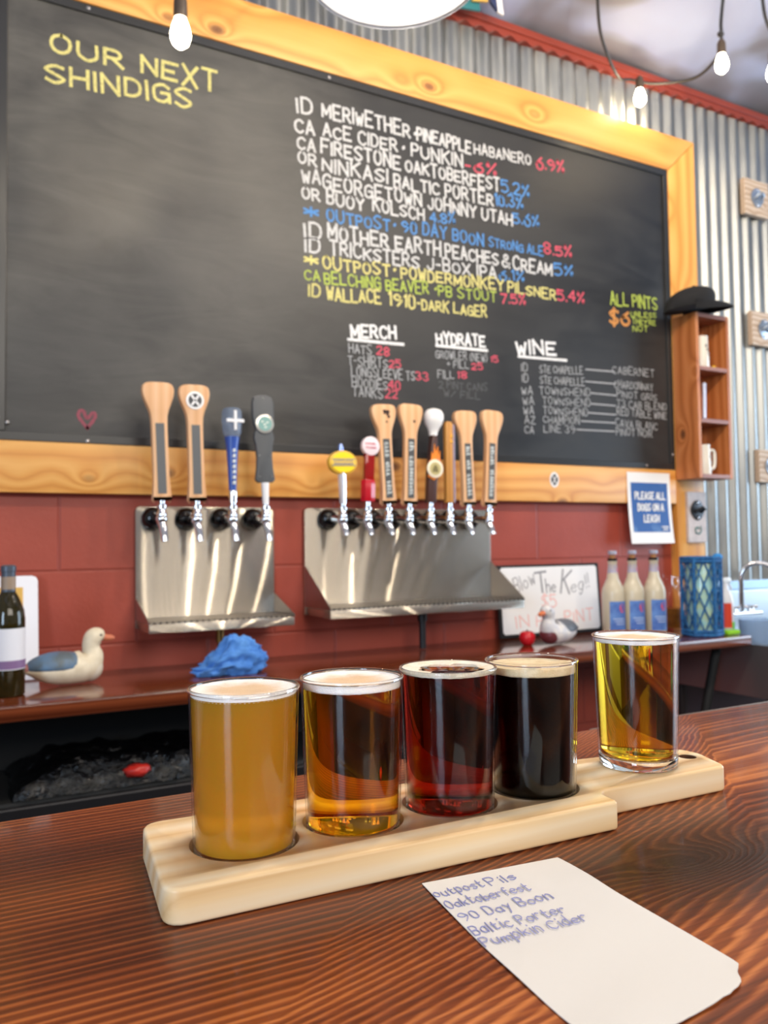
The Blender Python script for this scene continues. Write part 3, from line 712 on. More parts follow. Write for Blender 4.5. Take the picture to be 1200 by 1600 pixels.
# ================================================================== tap panels with drip trays
def grate_mat():
    m = mat('perforated_steel', srgb(176, 170, 162), 0.35, 1.0); n = N(m)
    sep = n.new('ShaderNodeSeparateXYZ'); n.link(n.coord(), sep.inputs[0])
    a = n.math('SUBTRACT', n.math('FRACT', n.math('MULTIPLY', sep.outputs[0], 62.0)), 0.5)
    b = n.math('SUBTRACT', n.math('FRACT', n.math('MULTIPLY', sep.outputs[1], 40.0)), 0.5)
    d = n.math('SQRT', n.math('ADD', n.math('MULTIPLY', a, a), n.math('MULTIPLY', b, b)))
    n.base(n.ramp(d, [(0.24, srgb(34, 32, 32)), (0.30, srgb(176, 170, 162))])); return m
M['grate'] = grate_mat()
def tap_panel(label, x0, x1, yf, zg, zt, zb, group):
    t = thing('tap_panel', label, 'drip tray', ((x0 + x1) / 2, 2.33, 1.04), group)
    g = G(); c = 0.012
    g.prism([(x0, zb), (x1, zb), (x1, 1.371 - c), (x1 - c * .3, 1.371 - c * .3), (x1 - c, 1.371), (x0 + c, 1.371), (x0 + c * .3, 1.371 - c * .3), (x0, 1.371 - c)], 2.316, 2.333, 0.002)
    obj('back_plate', g, M['steel'], t, 40)
    g = G(); g.box(x0 + 0.001, x1 - 0.001, yf, 2.3155, zb, zt - 0.004, 0.003); obj('tray', g, M['steel'], t, 40)
    g = G(); g.box(x0 + 0.008, x1 - 0.008, yf + 0.012, 2.315, zt - 0.0035, zt); obj('drip_grate', g, M['grate'], t)
    for s, xx in ((1, x0), (-1, x1)):
        g = G(); g.prism([(2.3155, zt - 0.004), (yf, zt - 0.004), (yf, zt + 0.003), (2.3155, zg)], min(xx, xx + s * 0.002), max(xx, xx + s * 0.002), 0, 2, 'yz')
        obj('side_gusset', g, M['steel_dull'], t)
    return t
t = tap_panel('narrower stainless tap panel and drip tray carrying four taps', 0.449, 0.857, 2.150, 1.115, 1.058, 1.030, 'stainless tap panels')
g = G(); g.tube([(0.672, 2.26, 1.031), (0.672, 2.26, 0.985)], 0.012, 14); g.tube([(0.672, 2.26, 0.99), (0.672, 2.26, 0.93)], 0.008, 12); obj('drain_pipe', g, flat('aged_brass', 120, 92, 50, 0.35, 0.9), t, 40)
t = tap_panel('wider stainless tap panel and drip tray carrying eight taps', 0.957, 1.655, 2.130, 1.192, 1.071, 1.042, 'stainless tap panels')
g = G(); g.tube([(1.335, 2.25, 1.043), (1.335, 2.25, 0.921)], 0.011, 14); g.lathe([(0.016, 0), (0.016, 0.03), (0.012, 0.032)], (1.335, 2.25, 1.008), 20); obj('drain_pipe', g, flat('black_drain_pipe', 20, 20, 24, 0.4), t, 40)

# ================================================================== taps
KNOT = flat('dark_wood_knot', 58, 32, 24, 0.6)
LETTER = flat('pale_lettering', 214, 220, 218, 0.6)
DARK_LABEL = flat('dark_grey_label', 74, 76, 78, 0.5)
def tap(label, x, tilt, build, ztip, big=False):
    """shank flange on the panel, chrome faucet and spout, then the handle drawn by build(thing, M4)"""
    base = (x, 2.316, 1.335)
    t = thing('beer_tap', label, 'beer tap', base, 'beer taps on the wall')
    g = G(); g.lathe([(0.0, 0.0), (0.031, 0.0), (0.033, 0.006), (0.032, 0.018), (0.025, 0.032), (0.014, 0.040), (0.0, 0.041)], (0, 0, 0), 32, mat=Matrix.Translation(base) @ Matrix.Rotation(R(90), 4, 'X')); obj('flange', g, M['black_gloss'], t, 50)
    g = G(); g.tube([(x, 2.28, 1.335), (x, 2.235, 1.334), (x, 2.20, 1.330)], [0.012, 0.012, 0.013], 18)
    g.ball((x, 2.196, 1.331), 0.0155, 0.0155, 0.017, 20)
    g.lathe([(0.0135, 0), (0.0135, 0.010), (0.0105, 0.013), (0.0105, 0.019), (0.013, 0.021), (0.013, 0.028), (0.008, 0.031), (0.008, 0.040), (0, 0.040)], (x, 2.193, 1.340), 22); obj('faucet', g, M['chrome'], t, 50)
    L = 0.052 if big else 0.038
    g = G(); g.tube([(x, 2.196, 1.322), (x + 0.002, 2.184, 1.305), (x + 0.004, 2.178, 1.322 - L * 0.8), (x + 0.005, 2.176, 1.322 - L)], [0.012, 0.0105, 0.0095, 0.0092], 18); obj('spout', g, M['chrome'], t, 50)
    base_z = 1.378
    m4 = Matrix.Translation((x, 2.192, base_z)) @ Matrix.Rotation(tilt, 4, 'Y')
    build(t, m4, ztip - base_z)
    return t
def ferrule(t, m4, m=None): 
    g = G(); g.lathe([(0, -0.004), (0.0085, -0.004), (0.0085, 0.010), (0, 0.010)], (0, 0, 0), 18, mat=m4); obj('ferrule', g, m or M['chrome'], t, 50)
def wood_handle(text_kind, knot=False, logo=False):
    def build(t, m4, h):
        hw = 0.0205; ft = 0.0425
        half = [(hw, 0.008), (hw + 0.001, 0.02 * h), (hw + 0.0005, 0.45 * h), (hw + 0.001, 0.66 * h), (0.0245, 0.745 * h), (0.034, 0.825 * h), (0.0405, 0.885 * h), (0.0425, 0.935 * h), (0.0395, 0.975 * h), (0.031, 0.996 * h), (0.015, 1.003 * h)]
        half = [(p.x, p.y) for p in catmull([(a, b, 0) for a, b in half], 3)]
        pts = half + [(-a, b) for a, b in half[::-1]]
        g = G(); g.prism(pts, -0.011, 0.011, 0.004, 3, mat=m4); hd = obj('tap_handle', g, M['handle_wood'], t, 40)
        ferrule(t, m4)
        g = G(); lw = 0.0115
        g.prism([(-lw, 0.065 * h), (lw, 0.065 * h), (lw, 0.655 * h), (-lw, 0.655 * h)], -0.0124, -0.0112, 0.0, mat=m4)
        lp = obj('label_plate', g, DARK_LABEL if text_kind else flat('blank_grey_label', 92, 94, 96, 0.45), hd)
        if text_kind:
            rnd = random.Random(sum(text_kind) + 11); g = G(); z = 0.62 * h; k = 0
            while z > 0.10 * h:
                s = rnd.uniform(0.007, 0.011)
                if k in text_kind: z -= 0.014; k += 1; continue
                y0, y1 = -0.0132, -0.01255
                for q in range(rnd.choice((2, 3))):          # illegible pale letter strokes set sideways
                    a = rnd.uniform(-0.008, -0.002); b = rnd.uniform(0.003, 0.0085); zz = z - s * q / 3
                    g.prism([(a, zz - 0.0022), (b, zz - 0.0022), (b, zz), (a, zz)], y0, y1, mat=m4)
                g.prism([(-0.0075, z - s), (-0.0045, z - s), (-0.0045, z), (-0.0075, z)], y0, y1, mat=m4)
                z -= s + 0.0022; k += 1
            obj('lettering', g, LETTER, hd)
        for (kx, kz, kr, kb) in knot or ():
            for q in range(kb):
                g = G(); a_ = 0.7 + q * 2.2
                g.prism([(kx + (0.010 if q else 0) * math.cos(a_) + kr * (1 - 0.2 * q) * (1 + 0.35 * math.sin(3 * w_ + q)) * math.cos(w_), kz + (0.012 if q else 0) * math.sin(a_) + kr * (1.2 - 0.2 * q) * math.sin(w_)) for w_ in [2 * math.pi * i / 14 for i in range(14)]], -0.0114, -0.0109, mat=m4)
                obj('knot', g, KNOT, hd)
        if logo:
            zc = 0.865 * h
            g = G(); g.disc_y((0, zc), 0.0245, -0.0135, -0.0112, 36, mat=m4); obj('logo_ring', g, M['white_gloss'], hd)
            g = G(); g.disc_y((0, zc), 0.0185, -0.0142, -0.0134, 36, mat=m4); obj('logo_disc', g, flat('charcoal_print', 56, 58, 62, 0.4), hd)
            g = G()
            for s in (1, -1): g.prism([(-0.012, zc - s * 0.012), (-0.008, zc - s * 0.0155), (0.012, zc + s * 0.012), (0.008, zc + s * 0.0155)], -0.0149, -0.0141, mat=m4)
            obj('logo_cross', g, M['white_gloss'], hd)
    return build
def mug_handle(t, m4, h):
    ferrule(t, m4)
    g = G(); g.lathe([(0, 0), (0.012, 0), (0.013, 0.03), (0.012, 0.034), (0, 0.034)], (0, 0, 0), 24, mat=m4); obj('sleeve', g, M['chrome'], t, 50)
    g = G(); g.lathe([(0, 0.034), (0.0105, 0.034), (0.0135, 0.10), (0.017, 0.155), (0.021, 0.185), (0, 0.185)], (0, 0, 0), 28, mat=m4); sm = obj('tap_handle', g, flat('deep_blue_handle', 52, 84, 168, 0.2), t, 50)
    g = G(); rnd = random.Random(5)
    for k in range(7): g.prism([(-0.004, 0.05 + k * 0.015), (0.004, 0.051 + k * 0.015), (0.0035, 0.060 + k * 0.015), (-0.003, 0.059 + k * 0.015)], -0.0185, -0.0105, mat=m4)
    obj('lettering', g, LETTER, sm)
    g = G(); g.lathe([(0, 0.180), (0.020, 0.180), (0.026, 0.195), (0.029, 0.235), (0.028, 0.255), (0.023, 0.264), (0, 0.266)], (0, 0, 0), 12, mat=m4); mg = obj('glass_mug_top', g, flat('clear_acrylic', 190, 205, 228, 0.08, 0.0, Transmission_Weight=0.75, IOR=1.3), t, 30)
    g = G()
    g.prism([(-0.024, 0.222), (0.026, 0.222), (0.026, 0.231), (-0.024, 0.231)], -0.031, -0.027, 0.001, mat=m4)
    g.prism([(-0.003, 0.20), (0.005, 0.20), (0.005, 0.255), (-0.003, 0.255)], -0.0315, -0.0275, 0.001, mat=m4)
    obj('white_band', g, M['white_gloss'], mg)
def slate_handle(t, m4, h):
    g = G(); g.lathe([(0, -0.004), (0.0085, -0.004), (0.0115, 0.058), (0, 0.058)], (0, 0, 0), 24, mat=m4); obj('ferrule', g, M['white_gloss'], t, 50)
    half = [(0.021, 0.058), (0.029, 0.066), (0.024, 0.10), (0.0225, 0.13), (0.025, 0.165), (0.030, 0.185), (0.027, 0.20), (0.022, 0.208), (0.028, 0.222), (0.0315, 0.245), (0.0315, 0.285), (0.027, 0.302), (0.012, 0.308)]
    pts = half + [(-a, b) for a, b in half[::-1]]
    g = G(); g.prism(pts, -0.008, 0.008, 0.003, 2, mat=m4); hd = obj('tap_handle', g, flat('slate_grey_board', 84, 86, 88, 0.5), t, 40)
    g = G(); g.disc_y((0.001, 0.225), 0.0275, -0.0135, -0.0085, 36, bev=0.002, mat=m4); em = obj('emblem', g, flat('silver_rim', 214, 214, 206, 0.25, 0.6), hd, 40)
    g = G(); g.disc_y((0.001, 0.225), 0.020, -0.0146, -0.0136, 32, mat=m4); obj('emblem_print', g, flat('pale_green_print', 128, 172, 164, 0.4), hd)
    g = G()
    for a, b in ((-0.010, 0.231), (-0.003, 0.223), (0.005, 0.229), (-0.001, 0.215)): g.prism([(a, b - 0.003), (a + 0.008, b - 0.001), (a + 0.007, b + 0.003), (a - 0.001, b + 0.002)], -0.0152, -0.0146, mat=m4)
    obj('emblem_mark', g, flat('pale_print', 220, 226, 214, 0.5), hd)
    for a, b in ((0, 0.298), (-0.017, 0.135), (0.017, 0.135), (-0.018, 0.075), (0.018, 0.075)):
        g = G(); g.ball((a, -0.008, b), 0.0022, 0.002, 0.0022, 10, mat=m4); obj('stud', g, M['steel_dull'], hd)
def oval_handle(t, m4, h):
    ferrule(t, m4)
    g = G(); g.lathe([(0, 0), (0.010, 0), (0.0125, 0.06), (0.0125, 0.10), (0, 0.10)], (0, 0, 0), 8, mat=m4); st = obj('tap_handle', g, flat('white_chrome_stem', 226, 226, 236, 0.12, 0.5), t, 30)
    g = G(); g.lathe([(0, 0.150), (0.007, 0.150), (0.009, 0.165), (0.007, 0.18), (0, 0.182)], (0, 0, 0), 16, mat=m4); obj('nib', g, flat('blue_chrome_nib', 150, 166, 214, 0.15, 0.7), t, 40)
    zc = 0.124
    g = G(); g.disc_y((0.002, zc), 0.047, -0.012, 0.010, 48, 0.036, 0.004, mat=m4); sg = obj('oval_sign', g, flat('gold_rim', 224, 176, 60, 0.3), t, 40)
    g = G(); g.disc_y((0.002, zc), 0.040, -0.0135, -0.0118, 48, 0.0295, mat=m4); obj('sign_face', g, flat('bright_yellow_print', 250, 218, 20, 0.4), sg)
    g = G(); g.box(-0.037, 0.041, -0.0145, -0.0136, zc - 0.0095, zc + 0.0095, mat=m4); obj('sign_band', g, flat('pale_gold_print', 232, 196, 84, 0.4), sg)
    g = G()
    for zz in (zc + 0.009, zc - 0.0105): g.box(-0.037, 0.041, -0.0152, -0.0142, zz, zz + 0.002, mat=m4)
    rnd = random.Random(3)
    for zz, n in ((zc + 0.0025, 10), (zc - 0.0065, 13)):
        for k in range(n): xx = -0.030 + 0.064 * k / n; g.box(xx, xx + 0.003, -0.0152, -0.0142, zz, zz + rnd.uniform(0.0035, 0.005), mat=m4)
    obj('lettering', g, flat('blue_print', 60, 88, 150, 0.5), sg)
def red_handle(t, m4, h):
    ferrule(t, m4)
    red = flat('translucent_red_acrylic', 168, 22, 20, 0.08, 0.0, Transmission_Weight=0.35)
    g = G(); g.lathe([(0, 0.008), (0.022, 0.008), (0.0235, 0.012), (0.0235, 0.068), (0.021, 0.074), (0, 0.074)], (0, 0, 0), 8, mat=m4); b = obj('handle_base', g, flat('glossy_red', 188, 22, 40, 0.12), t, 30)
    g = G(); g.prism([(-0.014, 0.074), (0.018, 0.074), (0.0195, 0.165), (-0.013, 0.165)], -0.009, 0.009, 0.003, 2, mat=m4); obj('tap_handle', g, red, t, 40)
    zc = 0.178
    g = G(); g.disc_y((0.005, zc), 0.0295, -0.010, 0.008, 40, bev=0.003, mat=m4); d = obj('round_sign', g, flat('pinkish_white', 240, 222, 226, 0.35), t, 40)
    g = G(); rnd = random.Random(9)
    for zz, a, b in ((zc + 0.004, -0.016, 0.020), (zc - 0.008, -0.013, 0.022)):
        k = a
        while k < b: g.box(k, k + 0.003, -0.0112, -0.0102, zz, zz + rnd.uniform(0.004, 0.0075), mat=m4); k += 0.0045
    obj('lettering', g, flat('faded_red_print', 202, 118, 128, 0.5), d)
def flame_handle(t, m4, h):
    ferrule(t, m4)
    half_l = [(-0.016, 0.008), (-0.0165, 0.10), (-0.012, 0.17), (-0.008, 0.225), (0.010, 0.225), (0.013, 0.17), (0.0165, 0.10), (0.016, 0.008)]
    g = G(); g.prism(half_l[::-1], -0.013, 0.013, 0.004, 2, mat=m4); hd = obj('tap_handle', g, flat('dark_brown_handle', 74, 48, 44, 0.4), t, 40)
    fl = [(-0.022, 0.088), (0.0, 0.078), (0.018, 0.092), (0.020, 0.13), (0.019, 0.175), (0.012, 0.152), (0.011, 0.188), (0.004, 0.165), (-0.003, 0.195), (-0.005, 0.158), (-0.012, 0.168), (-0.013, 0.142), (-0.0205, 0.138), (-0.018, 0.115)]
    g = G(); g.prism(fl, -0.0165, -0.0125, 0.0, mat=m4); obj('flame_print', g, flat('orange_flame', 242, 138, 44, 0.4), hd)
    fl2 = [(0.004, 0.10), (0.018, 0.10), (0.019, 0.15), (0.013, 0.138), (0.009, 0.158)]
    g = G(); g.prism(fl2, -0.0172, -0.0163, 0.0, mat=m4); obj('flame_tongue', g, flat('salmon_flame', 232, 124, 96, 0.4), hd)
    zc = 0.115
    g = G(); g.disc_y((0.0, zc), 0.0295, -0.0215, -0.0175, 40, bev=0.0015, mat=m4); md = obj('medallion', g, flat('cream_ring', 238, 226, 200, 0.35), hd, 40)
    g = G(); g.disc_y((0.0, zc), 0.0205, -0.0225, -0.0214, 36, mat=m4); obj('medallion_face', g, flat('olive_print', 190, 176, 120, 0.45), hd)
    g2 = G(); g2.prism([(-0.011, zc - 0.011), (0.011, zc - 0.011), (0.008, zc + 0.004), (0, zc + 0.013), (-0.008, zc + 0.004)], -0.0231, -0.0224, mat=m4); obj('medallion_mark', g2, flat('dark_olive_print', 120, 108, 66, 0.5), hd)
    g = G(); g.lathe([(0, 0.222), (0.0135, 0.222), (0.0145, 0.232), (0.019, 0.245), (0.028, 0.260), (0.0325, 0.278), (0.031, 0.293), (0.024, 0.304), (0.012, 0.309), (0, 0.310)], (0, 0, 0), 32, mat=m4); obj('white_knob', g, flat('glossy_white_knob', 244, 242, 240, 0.2), t, 50)
def stick_handle(t, m4, h):
    ferrule(t, m4)
    g = G(); g.prism([(-0.0165, 0.008), (0.009, 0.008), (0.009, 0.262), (0.004, 0.27), (-0.012, 0.27), (-0.0165, 0.262)], -0.012, 0.010, 0.003, 2, mat=m4); hd = obj('tap_handle', g, wood('ash_handle', [(0.15, srgb(170, 112, 50)), (0.85, srgb(206, 148, 76))], 'z', 50, 0.05, 0.4), t, 40)
    g = G(); g.box(0.009, 0.0165, -0.011, 0.009, 0.008, 0.262, 0.002, mat=m4); obj('metal_edge', g, flat('mauve_grey_edge', 150, 134, 150, 0.35, 0.3), hd)
    for zz in (0.222, 0.205):
        g = G(); g.ball((0.003, -0.012, zz), 0.0055, 0.002, 0.0055, 14, mat=m4); obj('gold_stud', g, flat('gold_stud_metal', 240, 176, 64, 0.25, 0.6), hd, 40)
TAPS = [
    (0.494, -0.038, wood_handle(None), 1.698, True, 'broad wooden tap handle with blank grey strip, first tap of the narrower panel'),
    (0.589, -0.028, wood_handle(None, logo=True), 1.699, True, 'wooden tap handle with round crossed logo badge at its head'),
    (0.690, -0.006, mug_handle, 1.644, True, 'blue tap handle topped by a clear beer mug shape'),
    (0.787, -0.030, slate_handle, 1.695, True, 'slate grey board-shaped tap handle with a round pale green emblem'),
    (1.030, -0.032, oval_handle, 1.546, False, 'white tap handle bearing a yellow oval sign'),
    (1.113, 0.030, red_handle, 1.556, False, 'red acrylic tap handle with a round pinkish white sign'),
    (1.185, -0.055, wood_handle((4, 9), knot=((0.010, 0.283, 0.0075, 3), (0.006, 0.255, 0.003, 1))), 1.687, False, 'wooden tap handle with dark branching knot at its head, leaning, beside the red handle'),
    (1.259, 0.024, wood_handle((3,), knot=((0.010, 0.262, 0.004, 1),)), 1.694, False, 'wooden tap handle with lettered strip, between the knotty one and the flame handle'),
    (1.337, 0.060, flame_handle, 1.667, False, 'dark tap handle with orange flames and round white knob'),
    (1.409, 0.004, stick_handle, 1.635, False, 'narrow plain wooden stick tap handle with two gold studs'),
    (1.481, -0.034, wood_handle((3, 7)), 1.687, False, 'wooden tap handle with lettered strip next after the narrow stick handle'),
    (1.563, 0.052, wood_handle((6,)), 1.695, False, 'wooden lettered tap handle at the whiteboard end of the wider panel'),
]
for x, tilt, b, zt, big, lab in TAPS: tap(lab, x, tilt, b, zt, big)

# ================================================================== things on the back bar, from the wine end to the sink end
Z = 0.92
# wine bottle and the card behind it
t = thing('wine_bottle', 'dark green wine bottle with white label standing before a white card', 'bottle', (0.113, 2.055, Z))
prof = [(0, 0), (0.033, 0), (0.0365, 0.004), (0.0365, 0.175), (0.034, 0.195), (0.024, 0.222), (0.0155, 0.238), (0.0145, 0.262), (0.0140, 0.290), (0, 0.290)]
g = G(); g.lathe(prof, (0.113, 2.055, Z), 40); obj('bottle_body', g, flat('olive_dark_glass', 44, 38, 12, 0.06, 0.0, Transmission_Weight=0.25), t, 50)
g = G(); g.lathe([(0.0372, 0.062), (0.0372, 0.155)], (0.113, 2.055, Z), 40); g.lathe([(0.0368, 0.155), (0.0368, 0.062)], (0.113, 2.055, Z), 40); lb = obj('label', g, flat('white_wine_label', 226, 226, 232, 0.6), t, 50)
g = G(); g.lathe([(0.0376, 0.064), (0.0376, 0.083)], (0.113, 2.055, Z), 40); obj('label_band', g, flat('mauve_label_band', 128, 98, 140, 0.5), lb, 50)
g = G(); g.lathe([(0.0158, 0.222 + 0.01), (0.0156, 0.283), (0.0168, 0.284), (0.0168, 0.296), (0.012, 0.299), (0, 0.299)], (0.113, 2.055, Z), 28); cp = obj('capsule', g, flat('grey_blue_capsule', 74, 84, 98, 0.35, 0.2), t, 50)
g = G(); g.lathe([(0.0160, 0.243), (0.0160, 0.272)], (0.113, 2.055, Z), 28); obj('capsule_band', g, flat('tan_capsule_band', 150, 130, 110, 0.45), cp, 50)
t = thing('menu_card', 'white rounded card with gold design leaning on the wall behind the wine bottle', 'card', (0.10, 2.28, Z))
m4 = Matrix.Translation((0.105, 2.262, Z + 0.001)) @ Matrix.Rotation(R(-9), 4, 'X')
c = 0.014
pts = [(-0.10, 0), (0.092, 0), (0.092, 0.268 - c), (0.092 - c * .3, 0.268 - c * .3), (0.092 - c, 0.268), (-0.10, 0.268)]
g = G(); g.prism(pts, 0.0, 0.004, 0.0008, mat=m4); cd = obj('card', g, flat('white_card', 232, 232, 238, 0.4), t)
g = G(); g.box(-0.08, 0.056, -0.0008, 0.0, 0.13, 0.238, mat=m4); obj('gold_design', g, flat('gold_print', 214, 168, 72, 0.45), cd)

def duck(label, base, rot, sc, cols, group):
    t = thing('duck_decoy', label, 'duck', base, group)
    spine = [(-0.112, 0.046, 0.004, 0.6), (-0.095, 0.044, 0.013, 0.55), (-0.065, 0.042, 0.032, 0.75), (-0.025, 0.042, 0.045, 0.82), (0.02, 0.043, 0.047, 0.86), (0.052, 0.048, 0.043, 0.95),
             (0.067, 0.070, 0.031, 1.0), (0.066, 0.088, 0.0225, 1.0), (0.066, 0.102, 0.0225, 1.0), (0.073, 0.117, 0.0245, 1.0), (0.086, 0.121, 0.021, 1.0), (0.0965, 0.119, 0.012, 1.0), (0.1005, 0.118, 0.003, 1.0)]
    P = catmull([(a, b, 0) for a, b, _, _ in spine], 4); RR = catmull([(c, d, 0) for _, _, c, d in spine], 4)
    bmx = bmesh.new(); rings = []; n = 24
    for i in range(len(P)):
        d = (P[min(i + 1, len(P) - 1)] - P[max(i - 1, 0)]).normalized(); nn = Vector((-d.y, d.x, 0))
        r = max(RR[i].x, 0.001); fl = RR[i].y
        ring = []
        for k in range(n):
            a = 2 * math.pi * k / n
            off = nn * math.cos(a) * r * fl
            v = Vector((P[i].x + off.x, math.sin(a) * r, P[i].y + off.y))
            v.z = max(v.z, 0.0)
            ring.append(bmx.verts.new(v))
        rings.append(ring)
    for a, b in zip(rings, rings[1:]):
        for k in range(n): bmx.faces.new((a[k], a[(k + 1) % n], b[(k + 1) % n], b[k]))
    bmx.faces.new(rings[0][::-1]); bmx.faces.new(rings[-1])
    bmesh.ops.recalc_face_normals(bmx, faces=bmx.faces[:])
    m4 = Matrix.Translation(base) @ Matrix.Rotation(rot, 4, 'Z') @ Matrix.Scale(sc, 4)
    g = G(); g.add(bmx, m4); obj('body', g, cols['body'], t, 80)
    # folded wings: a shell lying over the back
    w = bmesh.new(); bmesh.ops.create_uvsphere(w, u_segments=28, v_segments=18, radius=1)
    for v in w.verts:
        x, y, z = v.co
        v.co = Vector((-0.018 + x * 0.082, y * 0.049 * (1 - 0.25 * max(0, -x)), 0.050 + (z * 0.0385 if z > 0 else z * 0.015)))
    g = G(); g.add(w, m4); obj('wings', g, cols['wing'], t, 80)
    g = G(); g.ball((0.062, 0, 0.040), 0.0335, 0.037, 0.036, 24, mat=m4); obj('breast', g, cols['breast'], t, 80)
    g = G(); g.tube([(0.092, 0, 0.117), (0.106, 0, 0.114), (0.118, 0, 0.1125), (0.127, 0, 0.112)], [0.0105, 0.009, 0.0085, 0.004], 14, mat=m4 @ Matrix.Translation((0, 0, 0.0))); obj('bill', g, cols['bill'], t, 60)
    for s in (1, -1):
        g = G(); g.ball((0.084, s * 0.0205, 0.124), 0.0035, 0.0025, 0.0035, 12, mat=m4); obj('eye', g, M['black_gloss'], t, 60)
    g = G(); g.tube([(-0.085, 0, 0.050), (-0.108, 0, 0.050), (-0.128, 0, 0.0475)], [0.016, 0.010, 0.003], 14, mat=m4); obj('tail', g, cols['tail'], t, 60)
    return t
def mottled(name, a, b, s=40, rough=0.5):
    m = mat(name, srgb(*a), rough); n = N(m); n.base(n.ramp(n.noise(n.coord(), s, 3, 0.6), [(0.35, srgb(*a)), (0.65, srgb(*b))])); return m
duck('cream duck decoy with blue-grey back beside the wine bottle', (0.246, 2.135, Z), R(10), 0.95,
     dict(body=mottled('cream_paint', (214, 200, 172), (228, 216, 190)), wing=mottled('blue_grey_paint', (86, 98, 104), (92, 130, 168), 18), breast=flat('white_paint', 222, 212, 192), bill=flat('dull_orange_paint', 196, 112, 78, 0.5), tail=flat('pink_brown_paint', 168, 108, 104, 0.5)), 'duck decoys on the back bar')
duck('maroon-breasted duck decoy in front of the whiteboard', (1.775, 2.105, Z), R(-163), 0.92,
     dict(body=mottled('grey_white_paint', (198, 198, 204), (224, 220, 214)), wing=mottled('dark_grey_paint', (86, 92, 100), (116, 122, 132), 25), breast=flat('maroon_paint', 104, 46, 52, 0.35), bill=flat('orange_paint', 206, 112, 64, 0.45), tail=flat('grey_paint', 110, 112, 116)), 'duck decoys on the back bar')

# blue cloth
def cloth():
    t = bmesh.new(); bmesh.ops.create_uvsphere(t, u_segments=72, v_segments=44, radius=1)
    for v in t.verts:
        d = v.co.normalized(); q = d * 1.9 + Vector((2.0, 5.1, 0.4))
        k = 1 + 0.28 * (1 - 2.4 * abs(noise.noise(q))) + 0.16 * (1 - 2 * abs(noise.noise(q * 2.4))) + 0.05 * noise.noise(q * 6)
        up = max(0, d.z)
        x = d.x * 0.066 * k * (1.18 - 0.25 * up) + 0.016 * up; y = d.y * 0.05 * k; z = 0.034 + d.z * 0.050 * k
        if d.x < -0.2: z *= 1 - 0.55 * min(1, (-d.x - 0.2) * 1.6)
        v.co = Vector((0.645 + x, 2.09 + y, Z + max(z, 0.001)))
    return G().add(t)
tag(obj('cleaning_cloth', cloth(), mottled('blue_cloth', (56, 112, 190), (92, 148, 214), 14, 0.9), None, 60), 'crumpled bright blue cleaning cloth on the back bar', 'cloth')

# red round knob
t = thing('red_ball', 'small glossy red ball in front of the whiteboard', 'ball', (1.662, 2.13, Z))
g = G(); g.lathe([(0, 0), (0.014, 0.0), (0.022, 0.008), (0.0265, 0.022), (0.0265, 0.030), (0.022, 0.041), (0.014, 0.0455), (0.006, 0.044), (0, 0.042)], (1.662, 2.13, Z), 32); obj('ball_body', g, flat('glossy_red_ball', 196, 24, 36, 0.18), t, 60)
g = G(); g.lathe([(0, 0.0415), (0.003, 0.042), (0.0025, 0.050), (0, 0.051)], (1.662, 2.13, Z), 12); obj('stem', g, flat('dark_stem', 60, 20, 18, 0.5), t, 60)

# whiteboard leaning on the wall
t = thing('whiteboard', 'small white dry-erase board with handwriting leaning behind the duck and red ball', 'whiteboard', (1.88, 2.30, Z))
m4 = Matrix.Translation((1.914, 2.300, Z + 0.001)) @ Matrix.Rotation(R(-4), 4, 'X')
g = G(); g.box(-0.235, 0.235, 0.0, 0.010, 0.0, 0.256, 0.003, mat=m4); obj('frame', g, M['black_matte'], t)
g = G(); c = 0.008; x0, x1, z0, z1 = -0.222, 0.222, 0.013, 0.247
g.prism([(x0 + c, z0), (x1 - c, z0), (x1, z0 + c), (x1, z1 - c), (x1 - c, z1), (x0 + c, z1), (x0, z1 - c), (x0, z0 + c)], -0.0015, 0.003, 0.0004, mat=m4); wb = obj('writing_surface', g, flat('dry_erase_white', 240, 240, 240, 0.25), t)
def wbw(text, a, b, h, w, m, slant=0.0):
    o_ = m4 @ Vector((0, -0.0015, 0)); ex = (m4.to_3x3() @ Vector((1, 0, 0))); ez = (m4.to_3x3() @ Vector((0, 0, 1))); en = (m4.to_3x3() @ Vector((0, -1, 0)))
    write('marker_word', text, a, b, h, w, m, wb, o_, ex, ez, en, 0.0006, 0.15, slant)
GREY = flat('faded_black_marker', 150, 150, 154, 0.6); PINK = flat('faded_red_marker', 238, 190, 184, 0.6)
wbw('Blow', (-0.165, 0.185), (-0.075, 0.215), 0.052, 0.0035, GREY, 0.12)
wbw('T', (-0.068, 0.196), (-0.018, 0.200), 0.075, 0.0075, GREY); wbw('he', (-0.022, 0.176), (0.020, 0.180), 0.046, 0.0045, GREY)
wbw('K', (0.052, 0.190), (0.092, 0.186), 0.075, 0.007, GREY, 0.15); wbw('eg!!', (0.094, 0.176), (0.178, 0.192), 0.048, 0.0035, GREY, 0.12)
wbw('$5', (-0.045, 0.120), (0.02, 0.120), 0.040, 0.005, PINK)
wbw('IN', (-0.165, 0.055), (-0.11, 0.057), 0.040, 0.0045, PINK); wbw('H', (-0.075, 0.058), (-0.05, 0.058), 0.038, 0.0045, PINK); wbw('PINT', (0.055, 0.060), (0.19, 0.064), 0.040, 0.0045, PINK)

